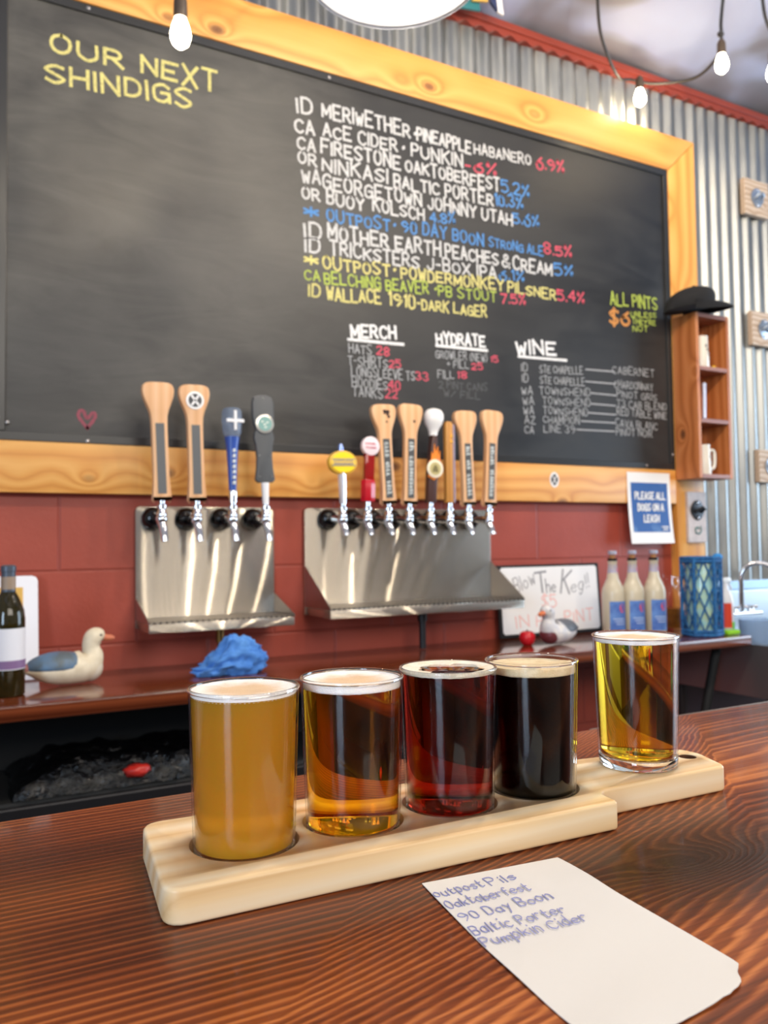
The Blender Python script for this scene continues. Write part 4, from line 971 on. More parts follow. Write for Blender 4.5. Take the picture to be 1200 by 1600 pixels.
# three cream bottles
CREAM = flat('cream_bottle', 206, 196, 172, 0.22)
def label_mat():
    m = mat('blue_bottle_label', srgb(84, 124, 196), 0.5); n = N(m)
    n.base(n.ramp(n.noise(n.coord((1, 1, 1.5)), 18, 3, 0.5), [(0.35, srgb(66, 100, 178)), (0.7, srgb(110, 156, 220))])); return m
LBL = label_mat()
def arc_strip(c, r, a0, a1, z0, z1, th=0.0006, n=18):
    t = bmesh.new(); A = []
    for i in range(n + 1):
        a = a0 + (a1 - a0) * i / n
        A.append([t.verts.new((c[0] + rr * math.cos(a), c[1] + rr * math.sin(a), c[2] + zz)) for rr, zz in ((r, z0), (r, z1), (r + th, z1), (r + th, z0))])
    for a, b in zip(A, A[1:]):
        for k in range(4): t.faces.new((a[k], b[k], b[(k + 1) % 4], a[(k + 1) % 4]))
    t.faces.new(A[0][::-1]); t.faces.new(A[-1]); bmesh.ops.recalc_face_normals(t, faces=t.faces[:])
    return t
def cream_bottle(x, y, label):
    c = (x, y, Z); t = thing('cream_bottle', label, 'bottle', c, 'cream bottles by the whiteboard')
    g = G(); g.lathe([(0, 0), (0.036, 0), (0.0395, 0.005), (0.0395, 0.150), (0.037, 0.168), (0.028, 0.188), (0.0205, 0.205), (0.0175, 0.225), (0.0150, 0.258), (0.0165, 0.260), (0.0165, 0.268), (0, 0.268)], c, 40); obj('bottle_body', g, CREAM, t, 50)
    g = G(); g.add(arc_strip(c, 0.0397, R(-152), R(-45), 0.015, 0.125)); lb = obj('label', g, LBL, t, 50)
    # red balloon-like dot printed on the label
    tb = bmesh.new(); a0 = R(-88); cz = 0.101
    vs = [tb.verts.new((c[0] + 0.0405 * math.cos(a0 + 0.26 * math.cos(k * math.pi / 10)), c[1] + 0.0405 * math.sin(a0 + 0.26 * math.cos(k * math.pi / 10)), c[2] + cz + 0.016 * math.sin(k * math.pi / 10))) for k in range(20)]
    tb.faces.new(vs); g = G(); g.add(tb); obj('label_dot', g, flat('coral_print', 226, 84, 92, 0.5), lb)
    g = G()
    for k in range(3): g.add(arc_strip(c, 0.0402, R(-135 + 7 * k), R(-72), 0.062 - k * 0.009, 0.066 - k * 0.009, 0.0003))
    obj('label_lines', g, flat('pale_print_on_blue', 170, 190, 224, 0.5), lb)
    g = G(); g.lathe([(0.0176, 0.224), (0.0153, 0.254)], c, 32); nk = obj('neck_label', g, flat('lilac_neck_label', 136, 136, 212, 0.4), t, 50)
    g = G(); g.add(arc_strip(c, 0.0172, R(-80), R(-40), 0.228, 0.242, 0.0006, 8)); obj('neck_dot', g, flat('pink_neck_print', 208, 120, 150, 0.5), nk)
    g = G(); g.lathe([(0.0170, 0.266), (0.0172, 0.276), (0, 0.276)], c, 24); obj('black_ring', g, M['black_gloss'], t, 50)
    g = G(); g.lathe([(0.0095, 0.276), (0.0105, 0.288), (0, 0.289)], c, 20); obj('cork', g, flat('cork_tan', 176, 120, 70, 0.7), t, 50)
    g = G(); g.lathe([(0, 0.2895), (0.0150, 0.2895), (0.0155, 0.300), (0.013, 0.303), (0, 0.303)], c, 24); obj('stopper_top', g, flat('grey_lilac_stopper', 150, 150, 168, 0.2), t, 50)
cream_bottle(2.070, 2.160, 'cream bottle with blue label, nearest the whiteboard of three')
cream_bottle(2.155, 2.150, 'cream bottle with blue label, middle one of three in a row')
cream_bottle(2.250, 2.140, 'cream bottle with blue label, beside the clear glass jug')

# clear jug with amber drink
c = (2.402, 2.215, Z)
t = thing('glass_jug', 'clear round glass jug with a little amber drink behind the blue lantern', 'jug', c)
g = G(); g.lathe([(0, 0.0005), (0.050, 0.0005), (0.056, 0.008), (0.058, 0.09), (0.055, 0.125), (0.042, 0.150), (0.024, 0.168), (0.0175, 0.185), (0.0185, 0.205), (0.0165, 0.205), (0.0155, 0.186), (0.022, 0.170), (0.040, 0.151), (0.053, 0.125), (0.056, 0.09), (0.054, 0.010), (0, 0.006)], c, 40); obj('jug_body', g, M['thin_glass'], t, 50)
g = G(); g.lathe([(0, 0.0075), (0.0525, 0.0105), (0.0545, 0.03), (0.0552, 0.082), (0, 0.082)], c, 40); obj('amber_drink', g, mottled('amber_brown_drink', (150, 90, 24), (96, 52, 18), 30, 0.2), t, 50)
g = G(); g.torus((c[0] + 0.030, c[1] - 0.012, c[2] + 0.178), 0.018, 0.005, 'y', 24, 10); obj('handle', g, M['rim_glass'], t, 60)

# blue rope lantern
c = (2.338, 2.005, Z)
t = thing('rope_lantern', 'pale blue glass lantern wrapped in a blue rope lattice', 'lantern', c)
g = G(); g.lathe([(0, 0.012), (0.050, 0.012), (0.052, 0.018), (0.052, 0.255), (0.049, 0.262), (0, 0.262)], c, 36); obj('glass', g, mottled('pale_aqua_glass', (150, 200, 206), (190, 210, 170), 26, 0.08), t, 50)
BLUE = mottled('blue_rope', (18, 70, 126), (38, 112, 170), 90, 0.8)
hexp = [(0.066 * math.cos(R(20 + 60 * k)), 0.066 * math.sin(R(20 + 60 * k))) for k in range(6)]
def on_hex(s):  # s 0..6 round the hexagon
    s = s % 6; k = int(s); f = s - k; a, b = hexp[k], hexp[(k + 1) % 6]
    return (c[0] + a[0] + (b[0] - a[0]) * f, c[1] + a[1] + (b[1] - a[1]) * f)
for zz, rr in ((0.006, 0.0065), (0.018, 0.0055), (0.262, 0.0065), (0.273, 0.0065)):
    g = G(); pts = [(*on_hex(k / 3), c[2] + zz) for k in range(19)]; g.tube(pts, rr, 10, False); obj('hoop', g, BLUE, t, 60)
for k in range(6):
    x_, y_ = on_hex(k); g = G(); g.tube([(x_, y_, c[2] + 0.004), (x_, y_, c[2] + 0.275)], 0.0062, 10); obj('post', g, BLUE, t, 60)
g = G()
for k in range(12):
    for s in (1, -1):
        pts = [(*on_hex(k * 0.5 + s * j * 0.125), c[2] + 0.016 + j * 0.0208) for j in range(13)]
        g.tube(pts, 0.0028, 6)
obj('lattice_rope', g, BLUE, t, 60)
g = G(); g.ball((c[0] + 0.045, c[1] - 0.035, c[2] + 0.275), 0.020, 0.016, 0.014, 16); obj('rope_knot', g, flat('bright_blue_rope', 30, 130, 200, 0.7), t, 60)

# spray bottle on a bright green sponge
c = (2.444, 2.000, Z)
tag(obj('sponge', G().box(2.408, 2.474, 1.955, 2.035, Z + 0.0005, Z + 0.016, 0.004), flat('lime_green_sponge', 140, 204, 30, 0.8), None), 'lime green sponge under the spray bottle at the sink end', 'sponge')
t = thing('spray_bottle', 'white spray bottle with red label standing beside the blue lantern', 'bottle', (c[0], c[1], Z + 0.0165))
cc = (c[0], c[1] - 0.005, Z + 0.0165)
g = G(); g.lathe([(0, 0), (0.028, 0), (0.031, 0.004), (0.031, 0.100), (0.026, 0.125), (0.014, 0.145), (0.0125, 0.165), (0, 0.165)], cc, 32); obj('bottle_body', g, flat('translucent_white_plastic', 214, 212, 214, 0.25), t, 50)
g = G(); g.add(arc_strip(cc, 0.0312, R(-210), R(-95), 0.008, 0.095)); lb = obj('label', g, flat('orange_red_label', 208, 62, 34, 0.45), t, 50)
g = G(); g.add(arc_strip(cc, 0.0312, R(-94), R(-20), 0.004, 0.028)); obj('green_band', g, flat('green_band_print', 96, 178, 40, 0.45), t, 50)
g = G(); g.box(cc[0] - 0.014, cc[0] + 0.030, cc[1] - 0.009, cc[1] + 0.009, cc[2] + 0.164, cc[2] + 0.184, 0.005); obj('spray_head', g, flat('white_spray_head', 226, 230, 232, 0.35), t, 50)
g = G(); g.tube([(cc[0] + 0.020, cc[1], cc[2] + 0.166), (cc[0] + 0.034, cc[1], cc[2] + 0.150), (cc[0] + 0.036, cc[1], cc[2] + 0.138)], 0.004, 10); obj('trigger', g, flat('white_trigger', 220, 224, 228, 0.35), t, 50)

# sink with faucet, clear pitcher
t = thing('bar_sink', 'stainless bar sink with backsplash beyond the end of the back bar', 'sink', (3.0, 2.1, 0.0))
SINK = flat('sink_stainless', 176, 182, 188, 0.34, 0.9)
g = G(); g.box(2.718, 3.60, 2.305, 2.330, 0.86, 1.044, 0.004); obj('backsplash', g, SINK, t)
g = G(); g.box(2.50, 3.60, 1.83, 1.86, 0.70, 0.885, 0.004); g.box(2.50, 2.53, 1.86, 2.294, 0.70, 0.885); g.box(3.57, 3.60, 1.86, 2.294, 0.70, 0.885); g.box(2.53, 3.57, 1.86, 2.29, 0.70, 0.715); g.box(2.53, 3.57, 2.275, 2.294, 0.70, 0.885); obj('basin', g, SINK, t)
for a, b in ((2.53, 1.88), (3.57, 1.88), (2.53, 2.28), (3.57, 2.28)):
    g = G(); g.tube([(a, b, 0), (a, b, 0.70)], 0.018, 12); obj('leg', g, M['dark_void'], t, 50)
t = thing('sink_faucet', 'chrome gooseneck faucet with two cross handles over the sink', 'faucet', (2.84, 2.24, 0.96))
g = G(); g.box(2.765, 2.945, 2.215, 2.304, 0.948, 0.962, 0.004); obj('faucet_bridge', g, M['chrome'], t)
pts = [(2.852, 2.245, 0.962), (2.852, 2.245, 1.02), (2.852, 2.245, 1.10)] + [(2.852 + 0.05 * (1 - math.cos(a)), 2.245 - 0.045 * (1 - math.cos(a)), 1.10 + 0.062 * math.sin(a)) for a in (0.3, 0.7, 1.1, 1.5, 1.9, 2.3, 2.7)] + [(2.955, 2.15, 1.105)]
g = G(); g.tube(pts, 0.0095, 14); obj('spout', g, M['chrome'], t, 60)
for x_ in (2.800, 2.905):
    g = G(); g.lathe([(0, 0), (0.014, 0), (0.012, 0.02), (0, 0.022)], (x_, 2.245, 0.962), 18)
    for k in range(4): a = R(45 + 90 * k); g.tube([(x_, 2.245, 0.978), (x_ + 0.026 * math.cos(a), 2.245 + 0.026 * math.sin(a), 0.982)], [0.005, 0.0065], 10)
    obj('cross_handle', g, M['chrome'], t, 60)
t = thing('clear_pitcher', 'clear plastic pitcher standing by the sink faucet', 'pitcher', (2.66, 1.96, 0.7155))
cc = (2.60, 1.98, 0.7155)
g = G(); g.lathe([(0, 0), (0.050, 0), (0.052, 0.004), (0.066, 0.245), (0.068, 0.25), (0.064, 0.25), (0.050, 0.008), (0, 0.006)], cc, 36); obj('pitcher_body', g, flat('frosted_clear_plastic', 186, 204, 224, 0.25, 0.0, Transmission_Weight=0.6, IOR=1.2), t, 50)
g = G(); g.tube(catmull([(cc[0] + 0.06, cc[1] - 0.01, cc[2] + 0.22), (cc[0] + 0.105, cc[1] - 0.02, cc[2] + 0.20), (cc[0] + 0.10, cc[1] - 0.02, cc[2] + 0.10), (cc[0] + 0.056, cc[1] - 0.01, cc[2] + 0.06)], 5), 0.007, 10); obj('handle', g, flat('frosted_plastic_handle', 190, 206, 224, 0.3), t, 60)

# ================================================================== on the wall at the end of the chalkboard
t = thing('wall_shelf', 'tall narrow brown wooden wall shelf with three open compartments', 'shelf', (2.645, 2.29, 1.495))
X0, X1, Y0, Y1, Z0, Z1, th = 2.5525, 2.742, 2.180, 2.2965, 1.498, 2.150, 0.016
for x_ in (X0, X1 - th):
    g = G(); g.box(x_, x_ + th, Y0, Y1, Z0, Z1, 0.0015); obj('side_panel', g, M['cedar'], t)
for z_ in (Z0, Z1 - th, Z0 + 0.218, Z0 + 0.425):
    g = G(); g.box(X0 + th, X1 - th, Y0, Y1, z_, z_ + th, 0.001); obj('shelf_board', g, M['cedar_edge'], t)
g = G(); g.box(X0 + th, X1 - th, Y1 - 0.006, Y1, Z0 + th, Z1 - th); obj('back_panel', g, M['cedar'], t)
CER = flat('cream_ceramic', 226, 218, 202, 0.2)
def mug(label, x, y, z, h, r, handle, group, relief):
    c = (x, y, z); t = thing('ceramic_mug', label, 'mug', c, group)
    g = G(); g.lathe([(0, 0), (r, 0), (r * 1.05, 0.004), (r * 0.96, h * 0.5), (r * 0.9, h - 0.006), (r * 0.93, h), (r * 0.8, h), (r * 0.8, 0.01), (0, 0.008)], c, 36); b = obj('mug_body', g, CER, t, 50)
    if handle:
        g = G(); g.tube(catmull([(x + r * 0.9, y - 0.004, z + h * 0.82), (x + r * 1.9, y - 0.006, z + h * 0.8), (x + r * 2.05, y - 0.006, z + h * 0.5), (x + r * 1.8, y - 0.006, z + h * 0.25), (x + r * 0.95, y - 0.004, z + h * 0.18)], 5), 0.0065, 12); obj('handle', g, CER, t, 60)
    g = G(); rnd = random.Random(int(h * 1000))
    for k in range(relief): g.ball((x + r * 0.93 * math.sin(0.9 - 0.25 * k % 1.2), y - r * 0.93 * math.cos(0.9 - 0.25 * k % 1.2), z + h * (0.2 + 0.6 * k / relief)), 0.006, 0.004, 0.007, 10)
    obj('relief', g, flat('grey_glaze', 150, 146, 138, 0.4), b, 60)
mug('tall cream ceramic stein in the top compartment of the wall shelf', 2.622, 2.214, Z0 + 0.4415, 0.125, 0.027, False, 'cream mugs on the wall shelf', 5)
mug('cream ceramic mug with handle in the bottom compartment of the wall shelf', 2.618, 2.214, Z0 + 0.0165, 0.118, 0.026, True, 'cream mugs on the wall shelf', 3)
t = thing('silver_tube', 'tall slim silvery tube leaning in the middle compartment of the wall shelf', 'tube', (2.618, 2.225, Z0 + 0.2345))
g = G(); g.tube([(2.622, 2.210, Z0 + 0.2395), (2.634, 2.216, Z0 + 0.375)], 0.0075, 14); obj('tube_body', g, flat('pale_blue_tube', 196, 206, 230, 0.15, 0.2), t, 50)
g = G(); g.ball((2.634, 2.216, Z0 + 0.377), 0.0082, n=14); obj('cap', g, flat('pale_blue_cap', 206, 216, 236, 0.2), t, 60)
tag(obj('yellow_trinket', lump((2.690, 2.215, Z0 + 0.4495), 0.010, 0.008, 0.008, 0.15, 3.0, 20), flat('yellow_trinket_paint', 226, 176, 30, 0.4), None, 60), 'tiny yellow trinket in the top compartment of the wall shelf', 'trinket')

def cap_thing():
    t = thing('baseball_cap', 'black cap lying on top of the wall shelf', 'cap', (2.60, 2.22, Z1))
    mc = Matrix.Translation((2.535, 2.195, 0)) @ Matrix.Rotation(R(-26), 4, 'Z') @ Matrix.Translation((-2.525, -2.235, 0))
    zb = Z1 + 0.002
    bmx = bmesh.new(); bmesh.ops.create_uvsphere(bmx, u_segments=40, v_segments=24, radius=1)
    for v in bmx.verts:
        x, y, z = v.co
        if z > 0:
            e = z ** 0.62
            v.co = Vector((2.525 + x * 0.098 + 0.022 * e, 2.235 + y * 0.066, zb + e * 0.085 + 0.022 * (x * 0.5 + 0.5)))
        else:
            v.co = Vector((2.525 + x * 0.098, 2.235 + y * 0.066, zb + 0.022 * (x * 0.5 + 0.5) + 0.003 * z - 0.006 * (1 - x) * 0.5))
    g = G(); g.add(bmx, mc); obj('crown', g, flat('black_cotton', 22, 22, 24, 0.9), t, 70)
    bmx = bmesh.new(); rows = []
    for j in range(9):
        row = []
        for i in range(25):
            a = -math.pi / 2 + math.pi * i / 24; f = j / 8
            r0x, r0y = 0.092, 0.068
            x = 2.525 + math.cos(a) * (r0x + 0.084 * f * math.cos(a) ** 0.6 if math.cos(a) > 1e-6 else r0x); y = 2.232 + math.sin(a) * r0y * (1 - 0.08 * f)
            z = zb + 0.030 + 0.020 * f - 0.030 * f * f - 0.022 * abs(math.sin(a)) ** 2 * f
            row.append(bmx.verts.new((x, y, z)))
        rows.append(row)
    for a, b in zip(rows, rows[1:]):
        for i in range(24): bmx.faces.new((a[i], a[i + 1], b[i + 1], b[i]))
    r = bmesh.ops.extrude_face_region(bmx, geom=bmx.faces[:]); bmesh.ops.translate(bmx, verts=[e for e in r['geom'] if isinstance(e, bmesh.types.BMVert)], vec=(0, 0, -0.005))
    bmesh.ops.remove_doubles(bmx, verts=bmx.verts[:], dist=1e-6); bmesh.ops.recalc_face_normals(bmx, faces=bmx.faces[:])
    g = G(); g.add(bmx, mc); obj('brim', g, flat('black_brim', 17, 17, 19, 0.9), t, 70)
    g = G(); g.ball((2.547, 2.235, zb + 0.098), 0.007, 0.007, 0.004, 14, mat=mc); obj('button', g, flat('black_button', 24, 24, 26, 0.9), t, 60)
cap_thing()

# paper sign
t = thing('paper_sign', 'white paper sign with blue print asking for dogs on a leash', 'sign', (2.40, 2.29, 1.245))
def curl_sheet(x0, x1, z0, z1, y, amt, th, off=0.0, n=14):
    bmx = bmesh.new(); rows = []
    for j in range(n + 1):
        f = j / n; z = z0 + (z1 - z0) * f
        yy = lambda zz: y - off - amt * max(0, 1 - (zz - 1.246) / 0.277) ** 2.2
        rows.append([bmx.verts.new((x, yy(z), z)) for x in (x0, x1)])
    for a, b in zip(rows, rows[1:]): bmx.faces.new((a[0], a[1], b[1], b[0]))
    r = bmesh.ops.extrude_face_region(bmx, geom=bmx.faces[:]); bmesh.ops.translate(bmx, verts=[e for e in r['geom'] if isinstance(e, bmesh.types.BMVert)], vec=(0, th, 0))
    bmesh.ops.recalc_face_normals(bmx, faces=bmx.faces[:]); return bmx
g = G(); g.add(curl_sheet(2.286, 2.515, 1.246, 1.523, 2.2965, 0.018, 0.0006)); obj('sheet', g, M['white_paper'], t, 40)
def print_mat():
    m = mat('blue_print_with_paws', srgb(42, 92, 158), 0.6); n = N(m)
    vo = n.new('ShaderNodeTexVoronoi'); vo.inputs['Scale'].default_value = 16; n.link(n.coord(), vo.inputs['Vector'])
    sep = n.new('ShaderNodeSeparateXYZ'); n.link(n.coord(), sep.inputs[0])
    e = n.ramp(n.math('ABSOLUTE', n.math('SUBTRACT', sep.outputs[2], 0.15)), [(0.06, (0, 0, 0)), (0.10, (1, 1, 1))])
    k = n.math('MULTIPLY', n.ramp(vo.outputs['Distance'], [(0.25, (1, 1, 1)), (0.4, (0, 0, 0))]), n.math('MULTIPLY', e, 0.4))
    n.base(n.mix(k, srgb(38, 88, 156), srgb(120, 160, 206))); return m
g = G(); g.add(curl_sheet(2.303, 2.499, 1.290, 1.483, 2.2960, 0.018, 0.0004, 0.0)); pr = obj('blue_print', g, print_mat(), t, 40)
def sign_word(s, xa, xb, zc, h):
    yy = 2.2960 - 0.018 * max(0, 1 - (zc - 1.246) / 0.277) ** 2.2
    write('sign_word', s, (xa, zc), (xb, zc), h, 0.0052, M['white_paper'], pr, (0, yy, 0), (1, 0, 0), (0, 0.0, 1), (0, -1, 0), 0.0022, 0.0)
sign_word('PLEASE ALL', 2.322, 2.482, 1.432, 0.026); sign_word('DOGS ON A', 2.334, 2.470, 1.387, 0.026); sign_word('LEASH', 2.362, 2.442, 1.343, 0.026)
for k, (xx, w_) in enumerate(((2.452, 0.036), (2.457, 0.026))):
    g = G(); g.box(xx, xx + w_, 2.2825 - k * 0.0018, 2.2835 - k * 0.0018, 1.308 - k * 0.010, 1.313 - k * 0.010); obj('fine_print', g, M['white_paper'], pr)

# bottle openers
def opener(label, x0, x1, z0, z1, group, small=False):
    t = thing('bottle_opener', label, 'bottle opener', ((x0 + x1) / 2, 2.335, z0), group)
    yb = 2.342; yf = 2.318
    if small: yb, yf = 2.2975, 2.284
    g = G(); g.box(x0, x1, yf, yb, z0, z1, 0.002); obj('wooden_plate', g, M['plank_weathered'] if not small else mottled('grey_lilac_plate', (186, 172, 168), (204, 190, 184), 30), t)
    xc = (x0 + x1) / 2; zc = (z0 + z1) / 2 + (0.028 if small else 0.0)
    me = flat('dark_cast_iron', 52, 54, 58, 0.4, 0.6) if small else flat('zinc_opener', 168, 178, 190, 0.35, 0.8)
    r = 0.034 if small else 0.036
    g = G(); g.prism([(xc + r * 1.0 * math.cos(a) * (1.15 if abs(math.sin(a)) < 0.4 else 1), zc + r * math.sin(a) * 1.2) for a in [2 * math.pi * k / 20 for k in range(20)]], yf - 0.004, yf, 0.001); bp = obj('opener_plate', g, me, t, 40)
    g = G(); g.tube([(xc - 0.018, yf - 0.004, zc - 0.008), (xc - 0.016, yf - 0.024, zc + 0.004), (xc, yf - 0.030, zc + 0.010), (xc + 0.016, yf - 0.024, zc + 0.004), (xc + 0.018, yf - 0.004, zc - 0.008)], 0.0065, 10); obj('opener_lip', g, me, t, 60)
    for s in (1, -1):
        g = G(); g.ball((xc, yf - 0.005, zc + s * r * 0.9), 0.006, 0.004, 0.006, 12); obj('screw', g, M['chrome'], t, 60)
    if small:
        g = G(); zz = zc - 0.078
        for k in range(5):
            a0 = k * 1.25; rr = 0.008 + 0.003 * k
            g.tube([(xc + rr * math.cos(a0 + j * 0.5), yf - 0.0012, zz + rr * math.sin(a0 + j * 0.5)) for j in range(5)], 0.0022, 6)
        obj('emblem', g, flat('teal_emblem', 86, 128, 128, 0.5), t, 60)
    return t
opener('uppermost wood-backed bottle opener on the corrugated metal', 3.046, 3.205, 2.685, 2.845, 'bottle openers on the metal wall')
opener('middle wood-backed bottle opener on the corrugated metal, beside the cap shelf', 3.068, 3.225, 2.106, 2.256, 'bottle openers on the metal wall')
opener('lowest wood-backed bottle opener on the corrugated metal, beside the foot of the brown shelf', 3.086, 3.24, 1.505, 1.648, 'bottle openers on the metal wall')
opener('small pale plaque with dark bottle opener and teal emblem, beside the paper sign', 2.600, 2.705, 1.247, 1.452, 'bottle openers on the metal wall', True)

# ================================================================== hanging lights
def bulb_shape(c, s=1.0):
    return G().lathe([(0, -0.068 * s), (0.009 * s, -0.066 * s), (0.0175 * s, -0.058 * s), (0.0222 * s, -0.044 * s), (0.0222 * s, -0.034 * s), (0.0185 * s, -0.018 * s), (0.013 * s, -0.004 * s), (0.012 * s, 0.0), (0, 0)], c, 28)
SOCK = flat('brown_socket', 70, 56, 44, 0.5)
def lit_bulb(t, c, power, s=1.0):
    g = G(); g.lathe([(0, -0.004 * s), (0.0145 * s, -0.004 * s), (0.0155 * s, 0.004 * s), (0.0145 * s, 0.036 * s), (0.010 * s, 0.046 * s), (0, 0.048 * s)], c, 24); obj('socket', g, SOCK, t, 50)
    obj('bulb', bulb_shape((c[0], c[1], c[2] - 0.003 * s), s), M['bulb'], t, 60)
CABLE = flat('black_cable', 30, 28, 28, 0.4)
def string(label, pts, bulbs, base):
    t = thing('string_light', label, 'string light', base, 'string lights under the ceiling')
    g = G(); g.tube(catmull(pts, 8), 0.0058, 8); obj('cable', g, CABLE, t, 60)
    for c, top in bulbs:
        if top is not None:
            g = G(); g.tube(catmull([top, ((top[0] + c[0]) / 2 + 0.006, (top[1] + c[1]) / 2, (top[2] + c[2] + 0.04) / 2), (c[0], c[1], c[2] + 0.044)], 4), 0.0045, 8); obj('drop_cable', g, CABLE, t, 60)
            g = G(); g.ball(top, 0.013, 0.011, 0.010, 14); obj('splice', g, CABLE, t, 60)
        lit_bulb(t, c, 1)
    return t
string('string light fixed at the red trim, its bulb against the corrugated metal',
       [(1.86, 1.95, 3.235), (1.93, 2.02, 3.14), (2.08, 2.16, 3.10), (2.265, 2.27, 3.062), (2.362, 2.298, 3.088), (2.44, 2.24, 3.062), (2.475, 2.08, 3.012), (2.445, 1.95, 3.022), (2.405, 1.905, 3.055), (2.40, 1.90, 3.105), (2.425, 1.90, 3.25)],
       [((2.372, 2.262, 3.036), None), ((2.372, 1.88, 2.965), (2.398, 1.902, 3.055))], (2.36, 2.3, 3.1))
string('string light with one bulb hanging near the upper edge of the corrugated metal', [(2.53, 1.83, 3.35), (2.545, 1.83, 3.12), (2.64, 1.82, 3.02), (2.80, 1.80, 3.0), (3.0, 1.78, 3.08), (3.1, 1.76, 3.256)], [((2.578, 1.83, 2.96), None)], (2.55, 1.83, 3.2))
string('string light bulb hanging in front of the chalkboard frame', [(-0.25, 1.55, 3.278), (0.05, 1.62, 2.86), (0.30, 1.70, 2.62), (0.42, 1.745, 2.545), (0.436, 1.75, 2.50), (0.436, 1.75, 2.475), (0.45, 1.755, 2.55), (0.62, 1.82, 2.66), (0.90, 2.0, 2.98), (1.05, 2.08, 3.222)], [((0.437, 1.75, 2.432), None)], (0.437, 1.75, 2.5))
# white enamel pendant
c = (0.802, 1.425, 2.445)
t = thing('pendant_lamp', 'wide white enamel pendant lamp hanging in front of the metal wall', 'lamp', c)
g = G(); g.lathe([(0.188, 0.0), (0.191, 0.004), (0.188, 0.010), (0.150, 0.050), (0.105, 0.078), (0.062, 0.098), (0.055, 0.150), (0.046, 0.158), (0, 0.160), (0, 0.152), (0.042, 0.150), (0.052, 0.094), (0.10, 0.070), (0.146, 0.044), (0.183, 0.004)], c, 72, close=False); obj('lamp_shade', g, M['white_gloss'], t, 50)
g = G(); g.ball((c[0], c[1], c[2] + 0.064), 0.034, n=24); obj('bulb', g, emitter('frosted_lit_bulb', (1.0, 0.93, 0.84, 1), 60.0), t, 60)
g = G(); g.lathe([(0, 0.09), (0.018, 0.09), (0.018, 0.150), (0, 0.150)], c, 18); obj('socket', g, M['black_matte'], t, 50)
g = G(); g.tube([(c[0], c[1], c[2] + 0.158), (c[0], c[1], 3.29)], 0.006, 10); obj('cord', g, CABLE, t, 60)
# little painted sign standing on the trim behind the lamp
t = thing('painted_sign', 'small teal, gold and navy painted sign at the red trim beside the pendant lamp', 'sign', (1.62, 2.3, 3.10))
def tile(name, pts, y0, y1, m): g = G(); g.prism(pts, y0, y1, 0.001); return obj(name, g, m, t)
tile('teal_panel', [(1.53, 3.105), (1.615, 3.118), (1.600, 3.30), (1.52, 3.29)], 2.262, 2.272, flat('teal_paint', 40, 110, 116, 0.45))
tile('gold_panel', [(1.575, 3.135), (1.640, 3.150), (1.60, 3.27), (1.56, 3.25)], 2.248, 2.258, flat('gold_paint', 220, 180, 90, 0.4))
tile('navy_bar', [(1.640, 3.140), (1.672, 3.112), (1.668, 3.13), (1.640, 3.28), (1.622, 3.28)], 2.232, 2.244, flat('navy_paint', 40, 52, 90, 0.4))
tile('white_bar', [(1.668, 3.112), (1.692, 3.106), (1.668, 3.28), (1.648, 3.28)], 2.230, 2.240, M['white_gloss'])

# ================================================================== the beer flight on the bar
TOP = 1.0885
GX = [(0.1462, 0.4458), (0.2144, 0.4465), (0.2827, 0.4453), (0.3494, 0.4442)]
G5 = (0.4508, 0.4488)
outline = [(0.1035, 0.3985, 0.013), (0.3765, 0.3925, 0.003), (0.3788, 0.4152, 0.015), (0.5030, 0.4135, 0.006), (0.5150, 0.4480, 0.004), (0.5130, 0.4660, 0.008), (0.4300, 0.4825, 0.03), (0.3600, 0.4925, 0.03), (0.1060, 0.5050, 0.014)]
outline[0] = (0.0905, 0.3990, 0.013); outline[-1] = (0.1010, 0.5055, 0.013)
def rounded(pts, k=5):
    out = []; n = len(pts)
    for i in range(n):
        p = Vector(pts[i][:2]); a = (Vector(pts[i - 1][:2]) - p); b = (Vector(pts[(i + 1) % n][:2]) - p)
        r = min(pts[i][2], a.length * 0.48, b.length * 0.48); p0 = p + a.normalized() * r; p2 = p + b.normalized() * r
        for j in range(k + 1): s = j / k; out.append((1 - s) ** 2 * p0 + 2 * s * (1 - s) * p + s * s * p2)
    return out
def paddle():
    g = G(); g.prism([(p.x, p.y) for p in rounded(outline)], 1.0702, TOP, 0.0022, 3, 'xy')
    o = obj('flight_paddle', g, M['maple'], None, 40)
    # sockets for the glasses and the hanging hole are cut with lathe-shaped cutters, then the cutters are removed
    cut = []
    for (x, y) in GX: q = G(); q.lathe([(0, 0), (0.0306, 0), (0.0306, 0.03), (0, 0.03)], (x, y, TOP - 0.0098), 64); cut.append(q)
    q = G(); q.lathe([(0, 0), (0.0068, 0), (0.0068, 0.06), (0, 0.06)], (0.4985, 0.4452, 1.05), 32); cut.append(q)
    tmp = []
    for i, q in enumerate(cut):
        c_ = obj('cutter', q, M['maple']); tmp.append(c_)
        md = o.modifiers.new('socket', 'BOOLEAN'); md.operation = 'DIFFERENCE'; md.object = c_; md.solver = 'EXACT'
    dg = bpy.context.evaluated_depsgraph_get()
    me = bpy.data.meshes.new_from_object(o.evaluated_get(dg))
    o.modifiers.clear(); old = o.data; o.data = me; bpy.data.meshes.remove(old); me.name = 'flight_paddle'
    for c_ in tmp: d = c_.data; bpy.data.objects.remove(c_); bpy.data.meshes.remove(d)
    return o
pd = paddle(); tag(pd, 'pale wooden paddle-shaped flight board holding five beer glasses on the bar', 'flight board')

